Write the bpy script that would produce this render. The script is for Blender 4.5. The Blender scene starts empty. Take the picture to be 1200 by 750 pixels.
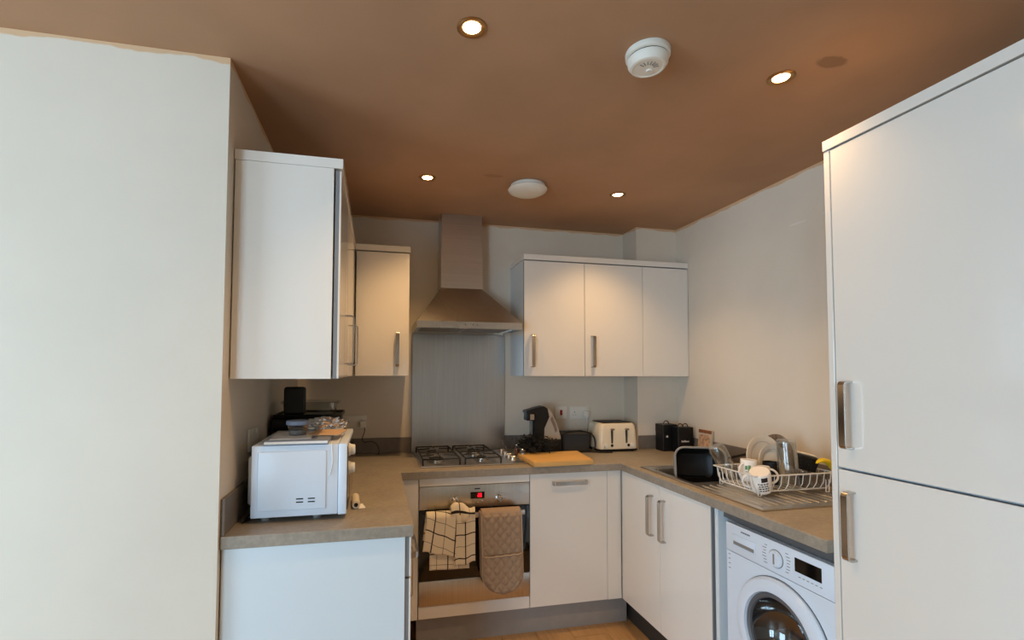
import bpy, bmesh, math, random
from mathutils import Vector, Matrix, Euler, noise as mnoise
random.seed(7)
scene = bpy.context.scene
col = scene.collection
PI = math.pi

# ------------------------------------------------------------------ camera
cam_d = bpy.data.cameras.new('camera'); cam = bpy.data.objects.new('camera', cam_d); col.objects.link(cam)
yaw, pitch, roll, fpx = .2235, .0419, -.0036, 567.91
R0 = Vector((math.cos(yaw), -math.sin(yaw), 0)); Fh = Vector((math.sin(yaw), math.cos(yaw), 0)); Zv = Vector((0, 0, 1))
Fw = Fh*math.cos(pitch) + Zv*math.sin(pitch); Up = -Fh*math.sin(pitch) + Zv*math.cos(pitch)
Rt = R0*math.cos(roll) - Up*math.sin(roll); Uu = R0*math.sin(roll) + Up*math.cos(roll)
M = Matrix((Rt, Uu, -Fw)).transposed().to_4x4(); M.translation = Vector((.4645, -3.1535, 1.4214))
cam.matrix_world = M
cam_d.sensor_width = 36; cam_d.lens = fpx/1200*36
cam_d.shift_x = 30.1/1200; cam_d.shift_y = 37.3/1200
cam_d.clip_start = .05
scene.camera = cam

# ------------------------------------------------------------------ world, daylight, exposure
w = bpy.data.worlds.new('World'); scene.world = w; w.use_nodes = True
bg = w.node_tree.nodes['Background']; bg.inputs[0].default_value = (.75, .87, 1, 1); bg.inputs[1].default_value = 1.2
def area(name, loc, rot, sx, sy, power, color):
    l = bpy.data.lights.new(name, 'AREA'); l.shape = 'RECTANGLE'; l.size = sx; l.size_y = sy; l.energy = power; l.color = color
    o = bpy.data.objects.new(name, l); o.location = loc; o.rotation_euler = rot; col.objects.link(o); return o
area('window_daylight', (-2.0, -5.85, 1.2), (PI/2, 0, -.15), 1.5, 1.9, 66, (.52, .77, 1))
area('added_side_light', (-3.12, -3.2, 1.2), (0, -PI/2, 0), 1.9, 1.7, 49, (.52, .77, 1))  # added lamp at an unseen side window, brightens the right-hand fronts
SPOT_W = 15.5
SPOT_C = (1, .62, .29)
vs = scene.view_settings
vs.view_transform = 'Standard'; vs.look = 'None'; vs.gamma = 1; vs.use_curve_mapping = False; vs.exposure = 1.08

# ------------------------------------------------------------------ materials
def lin(c): return tuple(((v/255)/12.92 if v/255 <= .04045 else ((v/255+.055)/1.055)**2.4) for v in c)
def mat(name, rgb, rough=.5, metal=0., coat=0., var=0., scale=20., bump=0., bscale=80., trans=0., emit=0., stretch=None, ior=1.45, alpha=1.):
    m = bpy.data.materials.new(name); m.use_nodes = True; nt = m.node_tree; b = nt.nodes['Principled BSDF']
    c = lin(rgb); b.inputs['Base Color'].default_value = (*c, 1); b.inputs['Roughness'].default_value = rough
    b.inputs['Metallic'].default_value = metal; b.inputs['Coat Weight'].default_value = coat; b.inputs['Coat Roughness'].default_value = .05
    b.inputs['Transmission Weight'].default_value = trans; b.inputs['IOR'].default_value = ior; b.inputs['Alpha'].default_value = alpha
    if emit: b.inputs['Emission Color'].default_value = (*c, 1); b.inputs['Emission Strength'].default_value = emit
    tc = nt.nodes.new('ShaderNodeTexCoord'); mp = nt.nodes.new('ShaderNodeMapping'); nt.links.new(tc.outputs['Object'], mp.inputs[0])
    if stretch: mp.inputs['Scale'].default_value = stretch
    if var:
        n = nt.nodes.new('ShaderNodeTexNoise'); n.inputs['Scale'].default_value = scale; n.inputs['Detail'].default_value = 5
        nt.links.new(mp.outputs[0], n.inputs['Vector'])
        r = nt.nodes.new('ShaderNodeMapRange'); r.inputs[1].default_value = .3; r.inputs[2].default_value = .7
        r.inputs[3].default_value = 1-var; r.inputs[4].default_value = 1+var; nt.links.new(n.outputs['Fac'], r.inputs[0])
        mx = nt.nodes.new('ShaderNodeMix'); mx.data_type = 'RGBA'; mx.blend_type = 'MULTIPLY'; mx.inputs['Factor'].default_value = 1
        mx.inputs['A'].default_value = (*c, 1); nt.links.new(r.outputs[0], mx.inputs['B']); nt.links.new(mx.outputs['Result'], b.inputs['Base Color'])
    if bump:
        n = nt.nodes.new('ShaderNodeTexNoise'); n.inputs['Scale'].default_value = bscale; nt.links.new(mp.outputs[0], n.inputs['Vector'])
        bp = nt.nodes.new('ShaderNodeBump'); bp.inputs['Strength'].default_value = bump; bp.inputs['Distance'].default_value = .002
        nt.links.new(n.outputs['Fac'], bp.inputs['Height']); nt.links.new(bp.outputs[0], b.inputs['Normal'])
    return m
def blotch(m, centre, radii, rgb, strength=1., nscale=40., namp=.5):
    """a stain with a ragged outline, in world coordinates (objects sit at the origin)"""
    nt = m.node_tree; b = nt.nodes['Principled BSDF']; N = nt.nodes.new; L = nt.links.new
    g = N('ShaderNodeNewGeometry'); sub = N('ShaderNodeVectorMath'); sub.operation = 'SUBTRACT'; sub.inputs[1].default_value = centre; L(g.outputs['Position'], sub.inputs[0])
    dv = N('ShaderNodeVectorMath'); dv.operation = 'DIVIDE'; dv.inputs[1].default_value = radii; L(sub.outputs[0], dv.inputs[0])
    ln = N('ShaderNodeVectorMath'); ln.operation = 'LENGTH'; L(dv.outputs[0], ln.inputs[0])
    n = N('ShaderNodeTexNoise'); n.inputs['Scale'].default_value = nscale; L(g.outputs['Position'], n.inputs['Vector'])
    ad = N('ShaderNodeMath'); ad.operation = 'MULTIPLY_ADD'; ad.inputs[1].default_value = namp; L(n.outputs['Fac'], ad.inputs[0]); L(ln.outputs['Value'], ad.inputs[2])
    mr = N('ShaderNodeMapRange'); mr.inputs[1].default_value = .9+namp*.5; mr.inputs[2].default_value = 1.15+namp*.5; mr.inputs[3].default_value = strength; mr.inputs[4].default_value = 0; L(ad.outputs[0], mr.inputs[0])
    mx = N('ShaderNodeMix'); mx.data_type = 'RGBA'; L(mr.outputs[0], mx.inputs['Factor']); mx.inputs['B'].default_value = (*lin(rgb), 1)
    src = b.inputs['Base Color']
    if src.is_linked: L(src.links[0].from_socket, mx.inputs['A'])
    else: mx.inputs['A'].default_value = src.default_value
    L(mx.outputs['Result'], b.inputs['Base Color'])
def ceiling_line(m, z, rgb):
    """bare ragged strip of plaster left unpainted just under the ceiling"""
    nt = m.node_tree; b = nt.nodes['Principled BSDF']; N = nt.nodes.new; L = nt.links.new
    g = N('ShaderNodeNewGeometry'); s = N('ShaderNodeSeparateXYZ'); L(g.outputs['Position'], s.inputs[0])
    n = N('ShaderNodeTexNoise'); n.inputs['Scale'].default_value = 7; n.inputs['Detail'].default_value = 6; L(g.outputs['Position'], n.inputs['Vector'])
    ad = N('ShaderNodeMath'); ad.operation = 'MULTIPLY_ADD'; ad.inputs[1].default_value = .05; L(n.outputs['Fac'], ad.inputs[0]); L(s.outputs['Z'], ad.inputs[2])
    mr = N('ShaderNodeMapRange'); mr.inputs[1].default_value = z+.012; mr.inputs[2].default_value = z+.017; L(ad.outputs[0], mr.inputs[0])
    mx = N('ShaderNodeMix'); mx.data_type = 'RGBA'; L(mr.outputs[0], mx.inputs['Factor']); mx.inputs['B'].default_value = (*lin(rgb), 1)
    src = b.inputs['Base Color']
    if src.is_linked: L(src.links[0].from_socket, mx.inputs['A'])
    else: mx.inputs['A'].default_value = src.default_value
    L(mx.outputs['Result'], b.inputs['Base Color'])
def worktop_mat():
    m = mat('worktop_laminate', (150, 140, 126), .42, var=.10, scale=9)
    nt = m.node_tree; b = nt.nodes['Principled BSDF']; N = nt.nodes.new; L = nt.links.new
    g = N('ShaderNodeNewGeometry'); n = N('ShaderNodeTexNoise'); n.inputs['Scale'].default_value = 55; n.inputs['Detail'].default_value = 8; n.inputs['Roughness'].default_value = .7
    L(g.outputs['Position'], n.inputs['Vector'])
    r = N('ShaderNodeMapRange'); r.inputs[1].default_value = .35; r.inputs[2].default_value = .65; r.inputs[3].default_value = .86; r.inputs[4].default_value = 1.12; L(n.outputs['Fac'], r.inputs[0])
    mx = N('ShaderNodeMix'); mx.data_type = 'RGBA'; mx.blend_type = 'MULTIPLY'; mx.inputs['Factor'].default_value = 1
    L(b.inputs['Base Color'].links[0].from_socket, mx.inputs['A']); L(r.outputs[0], mx.inputs['B']); L(mx.outputs['Result'], b.inputs['Base Color'])
    return m
def brushed(name, rgb, rough, stretch):
    m = mat(name, rgb, rough, 1.0, var=.06, scale=3, stretch=stretch)
    nt = m.node_tree; b = nt.nodes['Principled BSDF']; N = nt.nodes.new; L = nt.links.new
    g = N('ShaderNodeNewGeometry'); n = N('ShaderNodeTexNoise'); n.inputs['Scale'].default_value = 3; n.inputs['Detail'].default_value = 1; L(g.outputs['Position'], n.inputs['Vector'])
    r = N('ShaderNodeMapRange'); r.inputs[3].default_value = rough-.05; r.inputs[4].default_value = rough+.06; L(n.outputs['Fac'], r.inputs[0]); L(r.outputs[0], b.inputs['Roughness'])
    return m
def check_mat():
    m = mat('checked_cotton', (226, 212, 188), .9, bump=.4, bscale=900)
    nt = m.node_tree; b = nt.nodes['Principled BSDF']; N = nt.nodes.new; L = nt.links.new
    uv = N('ShaderNodeUVMap'); s = N('ShaderNodeSeparateXYZ'); L(uv.outputs[0], s.inputs[0])
    outs = []
    for ax, sp, off, wd in (('X', .11, .02, .005), ('Y', .11, .02, .005), ('X', .11, .075, .0022), ('Y', .11, .075, .0022)):
        a = N('ShaderNodeMath'); a.operation = 'ADD'; a.inputs[1].default_value = off; L(s.outputs[ax], a.inputs[0])
        f = N('ShaderNodeMath'); f.operation = 'PINGPONG'; f.inputs[1].default_value = sp/2; L(a.outputs[0], f.inputs[0])
        l = N('ShaderNodeMath'); l.operation = 'LESS_THAN'; l.inputs[1].default_value = wd/2+.0003; L(f.outputs[0], l.inputs[0])
        if wd < .003:
            h = N('ShaderNodeMath'); h.operation = 'MULTIPLY'; h.inputs[1].default_value = .75; L(l.outputs[0], h.inputs[0]); l = h
        outs.append(l.outputs[0])
    cur = outs[0]
    for o in outs[1:]:
        x = N('ShaderNodeMath'); x.operation = 'MAXIMUM'; L(cur, x.inputs[0]); L(o, x.inputs[1]); cur = x.outputs[0]
    mx = N('ShaderNodeMix'); mx.data_type = 'RGBA'; L(cur, mx.inputs['Factor']); mx.inputs['A'].default_value = (*lin((226, 212, 188)), 1); mx.inputs['B'].default_value = (*lin((38, 32, 28)), 1)
    L(mx.outputs['Result'], b.inputs['Base Color'])
    return m
def thin_glass(name, tint=(1, 1, 1), refl=1.0):
    m = bpy.data.materials.new(name); m.use_nodes = True; nt = m.node_tree; nt.nodes.clear(); N = nt.nodes.new; L = nt.links.new
    o = N('ShaderNodeOutputMaterial'); t = N('ShaderNodeBsdfTransparent'); t.inputs[0].default_value = (*tint, 1)
    g = N('ShaderNodeBsdfGlossy'); g.inputs['Roughness'].default_value = .03
    lw = N('ShaderNodeLayerWeight'); lw.inputs['Blend'].default_value = .25
    mu = N('ShaderNodeMath'); mu.operation = 'MULTIPLY_ADD'; mu.inputs[1].default_value = .7*refl; mu.inputs[2].default_value = .05+.06*refl; L(lw.outputs['Facing'], mu.inputs[0])
    mx = N('ShaderNodeMixShader'); L(mu.outputs[0], mx.inputs[0]); L(t.outputs[0], mx.inputs[1]); L(g.outputs[0], mx.inputs[2]); L(mx.outputs[0], o.inputs[0])
    return m

H = 2.417
M_ = {}
M_['ceil'] = mat('bare_pink_plaster', (178, 139, 107), .85, var=.10, scale=2.2, bump=.15, bscale=30)
blotch(M_['ceil'], (1.876, -1.924, H), (.05, .028, 1), (128, 96, 70), .65)
blotch(M_['ceil'], (1.032, -.801, H), (.05, .02, 1), (150, 108, 82), .5)
M_['wall'] = mat('white_emulsion_wall', (221, 210, 194), .75, var=.03, scale=3, bump=.08, bscale=60)
ceiling_line(M_['wall'], H-.004, (214, 178, 140))
blotch(M_['wall'], (-1.04, -1.5075, 1.235), (.02, 1, .012), (200, 182, 160), .7)
blotch(M_['wall'], (2.493, -1.42, 2.17), (1, .10, .006), (232, 226, 218), .7, 60)
blotch(M_['wall'], (2.493, -1.18, 2.165), (1, .05, .005), (232, 226, 218), .7, 60)
M_['gloss'] = mat('white_gloss_cabinet', (231, 226, 218), .16, coat=.4)
M_['panel'] = mat('white_panel', (216, 225, 230), .3)
M_['edge'] = mat('grey_door_edge', (128, 128, 130), .5)
M_['dark'] = mat('dark_gap', (40, 38, 36), .8)
M_['worktop'] = worktop_mat()
M_['upstand'] = mat('upstand_laminate', (118, 110, 102), .45, var=.08, scale=30)
M_['steel'] = brushed('brushed_steel', (204, 200, 194), .30, (1, 1, 60))
M_['steelh'] = brushed('brushed_steel_horizontal', (200, 195, 187), .28, (60, 60, 1))
M_['splash'] = brushed('splashback_steel', (190, 193, 196), .30, (40, 40, 1))
M_['chrome'] = mat('satin_nickel', (190, 186, 180), .22, 1.0)
M_['plinth'] = mat('grey_plinth', (150, 145, 140), .35, var=.04)
M_['floor'] = mat('oak_laminate', (176, 140, 98), .45, var=.14, scale=6, stretch=(14, 1, 1))
M_['black'] = mat('black_plastic', (12, 12, 12), .45)
M_['blackgloss'] = mat('black_glass', (10, 10, 11), .06, coat=.5)
M_['iron'] = mat('cast_iron', (24, 23, 22), .6)
M_['white'] = mat('white_enamel', (217, 228, 241), .3)
M_['whiteplastic'] = mat('white_plastic', (232, 228, 218), .4)
M_['cream'] = mat('cream_enamel', (232, 220, 196), .28)
M_['wood'] = mat('oak_board', (216, 172, 104), .5, var=.12, scale=5, stretch=(1.5, 14, 1))
M_['grey'] = mat('grey_plastic', (134, 132, 128), .45)
M_['fabric'] = mat('dark_grey_fabric', (62, 61, 60), .9, bump=.3, bscale=600)
M_['red'] = mat('red_rocker', (150, 24, 22), .35)
M_['display'] = mat('red_led', (255, 20, 50), .4, emit=1.2)
M_['check'] = check_mat()
M_['quilt'] = mat('taupe_cotton', (158, 134, 110), .9, bump=.3, bscale=800)
M_['quilttrim'] = mat('taupe_binding', (176, 154, 130), .9)
M_['glass'] = thin_glass('clear_glass', (.93, .95, .95))
M_['plastic_clear'] = thin_glass('clear_plastic_tub', (.82, .83, .84), .7)
M_['pane'] = thin_glass('window_glass', (.97, .98, .98), .3)
M_['wire'] = mat('white_coated_wire', (222, 216, 206), .4)
M_['china'] = mat('glazed_china', (226, 214, 196), .18, coat=.3)
M_['mug'] = mat('white_china', (236, 232, 226), .15, coat=.3)
M_['print'] = mat('dark_print', (34, 30, 36), .5)
M_['greenprint'] = mat('green_print', (92, 140, 84), .5)
M_['whiteprint'] = mat('white_print', (226, 222, 214), .5)
M_['brown'] = mat('brown_print', (140, 84, 52), .6, var=.3, scale=60)
M_['yellow'] = mat('yellow_rubber', (226, 190, 20), .45)
M_['foil'] = mat('aluminium_foil', (240, 242, 246), .06, 1.0)
M_['paper'] = mat('paper', (232, 230, 226), .8)
M_['beigepaper'] = mat('kraft_paper', (206, 168, 128), .8)
M_['bluegrey'] = mat('blue_grey_plastic', (128, 138, 156), .35)
M_['leaf'] = mat('dark_dried_leaf', (18, 18, 14), .7, var=.6, scale=60)
M_['cardbox'] = mat('card_sleeve', (206, 192, 170), .6)
M_['lens'] = mat('warm_lamp_lens', (255, 214, 150), .3, emit=22)
M_['brass'] = mat('brushed_brass', (176, 140, 96), .35, 1.0)
M_['grey_drum'] = mat('drum_steel', (120, 122, 126), .3, 1.0)
M_['rubber'] = mat('grey_rubber_seal', (92, 94, 98), .5)
M_['sodagrey'] = mat('warm_grey_shell', (168, 160, 150), .4)
M_['opal'] = mat('opal_white', (228, 224, 214), .5)

# ------------------------------------------------------------------ geometry helpers
class G:
    def __init__(s): s.bm = bmesh.new(); s.uv = None
    def box(s, x0, x1, y0, y1, z0, z1, bev=0, seg=2, rot=None, about=None):
        x0, x1 = sorted((x0, x1)); y0, y1 = sorted((y0, y1)); z0, z1 = sorted((z0, z1))
        r = bmesh.ops.create_cube(s.bm, size=1.0); vs_ = r['verts']
        for v in vs_: v.co = Vector(((x0+x1)/2+v.co.x*(x1-x0), (y0+y1)/2+v.co.y*(y1-y0), (z0+z1)/2+v.co.z*(z1-z0)))
        if rot is not None:
            c = Vector(about) if about is not None else Vector(((x0+x1)/2, (y0+y1)/2, (z0+z1)/2))
            Rm = Euler(rot).to_matrix()
            for v in vs_: v.co = c+Rm@(v.co-c)
        if bev:
            es = list({e for v in vs_ for e in v.link_edges})
            bmesh.ops.bevel(s.bm, geom=es, offset=bev, segments=seg, affect='EDGES', profile=.5)
        return s
    def lathe(s, prof, c=(0, 0, 0), axis=(0, 0, 1), seg=24, cap0=True, cap1=True):
        """prof: list of (radius, height along axis)"""
        a = Vector(axis).normalized(); q = Vector((0, 0, 1)).rotation_difference(a); c = Vector(c); rings = []
        for r, h in prof:
            rings.append([s.bm.verts.new(c+q@Vector((r*math.cos(2*PI*i/seg), r*math.sin(2*PI*i/seg), h))) for i in range(seg)])
        for A, B in zip(rings, rings[1:]):
            for i in range(seg):
                s.bm.faces.new((A[i], A[(i+1) % seg], B[(i+1) % seg], B[i]))
        if cap0: s.bm.faces.new(list(reversed(rings[0])))
        if cap1: s.bm.faces.new(rings[-1])
        return s
    def cyl(s, c, r, h, axis=(0, 0, 1), seg=20, bev=0):
        if bev: return s.lathe([(r-bev, 0), (r, bev), (r, h-bev), (r-bev, h)], c, axis, seg)
        return s.lathe([(r, 0), (r, h)], c, axis, seg)
    def tube(s, pts, r, seg=8, closed=False, smooth=0):
        pts = [Vector(p) for p in pts]
        if smooth:
            out = []; n = len(pts)
            for i in range(n-1 if not closed else n):
                g = lambda k: pts[k % n] if closed else pts[max(0, min(n-1, k))]
                p0, p1, p2, p3 = g(i-1), g(i), g(i+1), g(i+2)
                for k in range(smooth):
                    t = k/smooth
                    out.append(.5*((2*p1)+(p2-p0)*t+(2*p0-5*p1+4*p2-p3)*t*t+(3*p1-p0-3*p2+p3)*t**3))
            if not closed: out.append(pts[-1])
            pts = out
        n = len(pts); rings = []; prev = None
        for i, p in enumerate(pts):
            a = pts[(i-1) % n] if (closed or i > 0) else p; b = pts[(i+1) % n] if (closed or i < n-1) else p
            t = (b-a).normalized()
            if prev is None: nrm = t.orthogonal().normalized()
            else:
                nrm = prev-t*prev.dot(t)
                nrm = nrm.normalized() if nrm.length > 1e-6 else t.orthogonal().normalized()
            prev = nrm; bi = t.cross(nrm)
            rr = r(i/(max(1, n-1))) if callable(r) else r
            rings.append([s.bm.verts.new(p+rr*(nrm*math.cos(2*PI*k/seg)+bi*math.sin(2*PI*k/seg))) for k in range(seg)])
        prs = list(zip(rings, rings[1:]))+([(rings[-1], rings[0])] if closed else [])
        for A, B in prs:
            for k in range(seg): s.bm.faces.new((A[k], A[(k+1) % seg], B[(k+1) % seg], B[k]))
        if not closed:
            s.bm.faces.new(list(reversed(rings[0]))); s.bm.faces.new(rings[-1])
        return s
    def prism(s, poly, axis, d0, d1):
        """poly: 2-D points in the two other axes, extruded along axis from d0 to d1"""
        def P(a, b, d):
            return {'x': (d, a, b), 'y': (a, d, b), 'z': (a, b, d)}[axis]
        A = [s.bm.verts.new(P(a, b, d0)) for a, b in poly]; B = [s.bm.verts.new(P(a, b, d1)) for a, b in poly]
        n = len(poly)
        for i in range(n): s.bm.faces.new((A[i], A[(i+1) % n], B[(i+1) % n], B[i]))
        s.bm.faces.new(list(reversed(A))); s.bm.faces.new(B)
        return s
    def grid(s, fn, nu, nv, uvfn=None):
        vs_ = [[s.bm.verts.new(fn(i/nu, j/nv)) for j in range(nv+1)] for i in range(nu+1)]
        if uvfn and s.uv is None: s.uv = s.bm.loops.layers.uv.new('UVMap')
        for i in range(nu):
            for j in range(nv):
                f = s.bm.faces.new((vs_[i][j], vs_[i+1][j], vs_[i+1][j+1], vs_[i][j+1]))
                if uvfn:
                    for l, (a, b) in zip(f.loops, ((i, j), (i+1, j), (i+1, j+1), (i, j+1))): l[s.uv].uv = uvfn(a/nu, b/nv)
        return s
    def strap(s, pts, wdir, width, thick):
        """flat strip swept along pts; wdir is the width direction"""
        pts = [Vector(p) for p in pts]; wd = Vector(wdir).normalized(); n = len(pts); rings = []
        for i, p in enumerate(pts):
            t = (pts[min(n-1, i+1)]-pts[max(0, i-1)]).normalized(); nr = wd.cross(t).normalized()
            rings.append([s.bm.verts.new(p+wd*(a*width/2)+nr*(b*thick/2)) for a, b in ((-1, -1), (1, -1), (1, 1), (-1, 1))])
        for A, B in zip(rings, rings[1:]):
            for k in range(4): s.bm.faces.new((A[k], A[(k+1) % 4], B[(k+1) % 4], B[k]))
        s.bm.faces.new(list(reversed(rings[0]))); s.bm.faces.new(rings[-1])
        return s
    def xform(s, m):
        for v in s.bm.verts: v.co = m@v.co
        return s
    def mesh(s, name, smooth=True, ang=35):
        bm = s.bm; bmesh.ops.recalc_face_normals(bm, faces=bm.faces)
        if smooth:
            for f in bm.faces: f.smooth = True
            for e in bm.edges:
                if len(e.link_faces) == 2 and e.calc_face_angle(0) > math.radians(ang): e.smooth = False
        me = bpy.data.meshes.new(name); bm.to_mesh(me); bm.free(); return me
    def obj(s, name, m, parent=None, smooth=True, solid=0):
        me = s.mesh(name, smooth); me.materials.append(M_[m] if isinstance(m, str) else m)
        o = bpy.data.objects.new(name, me); col.objects.link(o)
        if parent is not None:
            o.parent = parent
            if parent.type == 'EMPTY': o.matrix_parent_inverse = Matrix.Translation(parent.location).inverted()
        if solid:
            md = o.modifiers.new('thickness', 'SOLIDIFY'); md.thickness = solid; md.offset = 0
        return o
def thing(name, label, cat, loc=(0, 0, 0), group=None):
    o = bpy.data.objects.new(name, None); o.empty_display_size = .05; col.objects.link(o); o.location = loc
    o['label'] = label; o['category'] = cat
    if group: o['group'] = group
    return o
def tag(o, label, cat, group=None):
    me = o.data; xs = [v.co for v in me.vertices]
    c = Vector(((min(v.x for v in xs)+max(v.x for v in xs))/2, (min(v.y for v in xs)+max(v.y for v in xs))/2, min(v.z for v in xs)))
    me.transform(Matrix.Translation(-c)); o.location = c
    o['label'] = label; o['category'] = cat
    if group: o['group'] = group
    return o
def struct(name, g, m, label, cat, parent=None):
    o = g.obj(name, m, parent, smooth=False)
    if parent is None: o['kind'] = 'structure'; o['label'] = label; o['category'] = cat
    return o

def rrect(x0, x1, y0, y1, r, n=5):
    p = []
    for cx, cy, a0 in ((x1-r, y1-r, 0), (x0+r, y1-r, PI/2), (x0+r, y0+r, PI), (x1-r, y0+r, 1.5*PI)):
        for k in range(n+1): a = a0+k/n*PI/2; p.append((cx+r*math.cos(a), cy+r*math.sin(a)))
    return p
def loft(g, secs, cap0=True, cap1=True):
    rings = [[g.bm.verts.new(p) for p in s] for s in secs]; n = len(rings[0])
    for A, B in zip(rings, rings[1:]):
        for k in range(n): g.bm.faces.new((A[k], A[(k+1) % n], B[(k+1) % n], B[k]))
    if cap0: g.bm.faces.new(list(reversed(rings[0])))
    if cap1: g.bm.faces.new(rings[-1])
    return g

# ------------------------------------------------------------------ the room
XR, YP = 2.493, -1.5075
RX0, RY0 = -2.9, -5.6
struct('ceiling', G().box(RX0-.1, XR+.1, RY0-.1, .1, H, H+.1), 'ceil', 'bare brown plaster ceiling with small damp stains', 'ceiling')
struct('wall_back', G().box(-.1, XR+.1, 0, .1, 0, H), 'wall', 'pale painted wall behind the hob and cooker hood', 'wall')
struct('wall_right', G().box(XR, XR+.1, RY0, 0, 0, H), 'wall', 'pale painted wall behind the sink drainer', 'wall')
struct('wall_left', G().box(RX0, 0, YP, .1, 0, H), 'wall', 'large white wall projecting on the left of the kitchen', 'wall')
struct('wall_corner', G().box(2.187, XR, -.184, 0, 0, H), 'wall', 'boxed-in pipe corner beside the right wall', 'wall')
vy0, vy1 = -4.05, -2.35
struct('wall_side', G().box(RX0-.1, RX0, RY0, vy0, 0, H).box(RX0-.1, RX0, vy1, YP, 0, H).box(RX0-.1, RX0, vy0, vy1, 0, .2).box(RX0-.1, RX0, vy0, vy1, 2.2, H), 'wall', 'white side wall of the living area', 'wall')
win2 = struct('added_side_window', G().box(RX0-.08, RX0-.02, vy0, vy1, .2, .26).box(RX0-.08, RX0-.02, vy0, vy1, 2.14, 2.2).box(RX0-.08, RX0-.02, vy0, vy0+.06, .2, 2.2).box(RX0-.08, RX0-.02, vy1-.06, vy1, .2, 2.2), 'whiteplastic', 'unseen white framed side window added to light the right side', 'window')  # unseen window, added for more daylight on the right-hand cabinets
G().box(RX0-.055, RX0-.045, vy0+.06, vy1-.06, .26, 2.14).obj('pane', 'pane', win2)
wx0, wx1, wz0, wz1 = -2.75, -1.2, .2, 2.2
struct('wall_rear', G().box(RX0, wx0, RY0-.1, RY0, 0, H).box(wx1, XR, RY0-.1, RY0, 0, H).box(wx0, wx1, RY0-.1, RY0, 0, wz0).box(wx0, wx1, RY0-.1, RY0, wz1, H),
       'wall', 'white wall with the window behind the viewer', 'wall')
win = struct('window_1', G().box(wx0, wx1, RY0-.08, RY0-.02, wz0, wz0+.06).box(wx0, wx1, RY0-.08, RY0-.02, wz1-.06, wz1).box(wx0, wx0+.06, RY0-.08, RY0-.02, wz0, wz1)
             .box(wx1-.06, wx1, RY0-.08, RY0-.02, wz0, wz1).box(-2.02, -1.94, RY0-.08, RY0-.02, wz0, wz1), 'whiteplastic', 'wide white framed window letting in the daylight', 'window')
for a, b in ((wx0+.06, -2.02), (-1.94, wx1-.06)):
    G().box(a, b, RY0-.055, RY0-.045, wz0+.06, wz1-.06).obj('pane', 'pane', win)
flo = struct('floor', G().box(RX0-.1, XR+.1, RY0-.1, .1, -.1, -.008), 'floor', 'light oak laminate floor', 'floor')
pm = {}
pw, plen = .19, 1.28
for i in range(int((XR-.0)/pw)+1):
    off = (i*.47) % plen
    y = -3.3-off
    while y < -.5:
        x0, x1 = i*pw+.001, min((i+1)*pw-.001, XR)
        y0, y1 = max(y+.001, -3.3), min(y+plen-.001, -.5)
        if y1-y0 > .02 and x0 < XR and x1 > .55: G().box(x0, x1, y0, y1, -.009, random.uniform(-.0006, 0)).obj('plank', 'floor', flo, smooth=False)
        y += plen

# ------------------------------------------------------------------ cabinet pieces
def rounded_U(L, d, r, n=5):
    """U path in (along, out): foot at along=0 up to out=d, along to L and back"""
    pts = [(0, 0), (0, d-r)]
    for k in range(1, n+1): a = k/n*PI/2; pts.append((r-r*math.cos(a), d-r+r*math.sin(a)))
    for k in range(0, n+1): a = k/n*PI/2; pts.append((L-r+r*math.sin(a), d-r+r*math.cos(a)))
    pts.append((L, 0))
    return pts
def handle(parent, p, along, out, L=.196, d=.032, width=.02):
    """flat bent-strip bow handle; p is the first foot on the door face"""
    p = Vector(p); a = Vector(along).normalized(); o = Vector(out).normalized(); wd = a.cross(o)
    pts = [p+a*s+o*t for s, t in rounded_U(L, d, .012)]
    g = G().strap(pts, wd, width, .006)
    h = g.obj('handle', 'chrome', parent); h['label'] = 'satin metal bow handle'
    return h
DT = .02
def door(parent, axis, face, a0, a1, z0, z1, out, name='door'):
    """slab door; axis 'x' = face plane is x=face (width along y), 'y' = face plane y=face; out = +-1 side the face looks to"""
    g, e = G(), G(); t1 = face-out*.007; t2 = face-out*DT; gp = .0015
    if axis == 'y':
        g.box(a0+gp, a1-gp, face, t1, z0+gp, z1-gp, .0012, 1); e.box(a0+gp, a1-gp, t1, t2, z0+gp, z1-gp)
    else:
        g.box(face, t1, a0+gp, a1-gp, z0+gp, z1-gp, .0012, 1); e.box(t1, t2, a0+gp, a1-gp, z0+gp, z1-gp)
    d = g.obj(name, 'gloss', parent); ed = e.obj('door_edge', 'edge', d, smooth=False)
    return d

ZB, ZU, WT, WTT = .15, .87, .91, .04            # door bottom, door top, worktop top, thickness
YD = -.603; XLF = .5946; YF = -.6305; XRF = 1.8169; XRD = 1.8342; YE = -1.494

# --- base cabinet on the left wall
t = thing('base_cabinet', 'white base cabinet end panel below the microwave', 'cabinet', (.28, -1.05, ZB))
G().box(.004, .555, -1.462, -.66, ZB, ZU-.002).obj('body', 'panel', t, smooth=False)
G().box(.004, .5675, -1.482, -1.4635, 0.002, ZU-.001, .001, 1).obj('end_panel', 'panel', t)
d1 = door(t, 'x', .588, -1.478, -1.06, .732, ZU-.004, 1, 'drawer'); handle(d1, (.588, -1.37, .765), (0, 1, 0), (1, 0, 0))
d2 = door(t, 'x', .588, -1.478, -1.06, ZB, .728, 1); handle(d2, (.588, -1.12, .51), (0, 0, 1), (1, 0, 0))
d3 = door(t, 'x', .588, -1.058, -.66, ZB, ZU-.004, 1)
tag(G().box(.55, .565, -1.46, -.565, 0, ZB-.002).obj('plinth', 'plinth'), 'grey kickboard under the left base cabinet', 'kickboard', 'kickboards under the cabinets')
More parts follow.
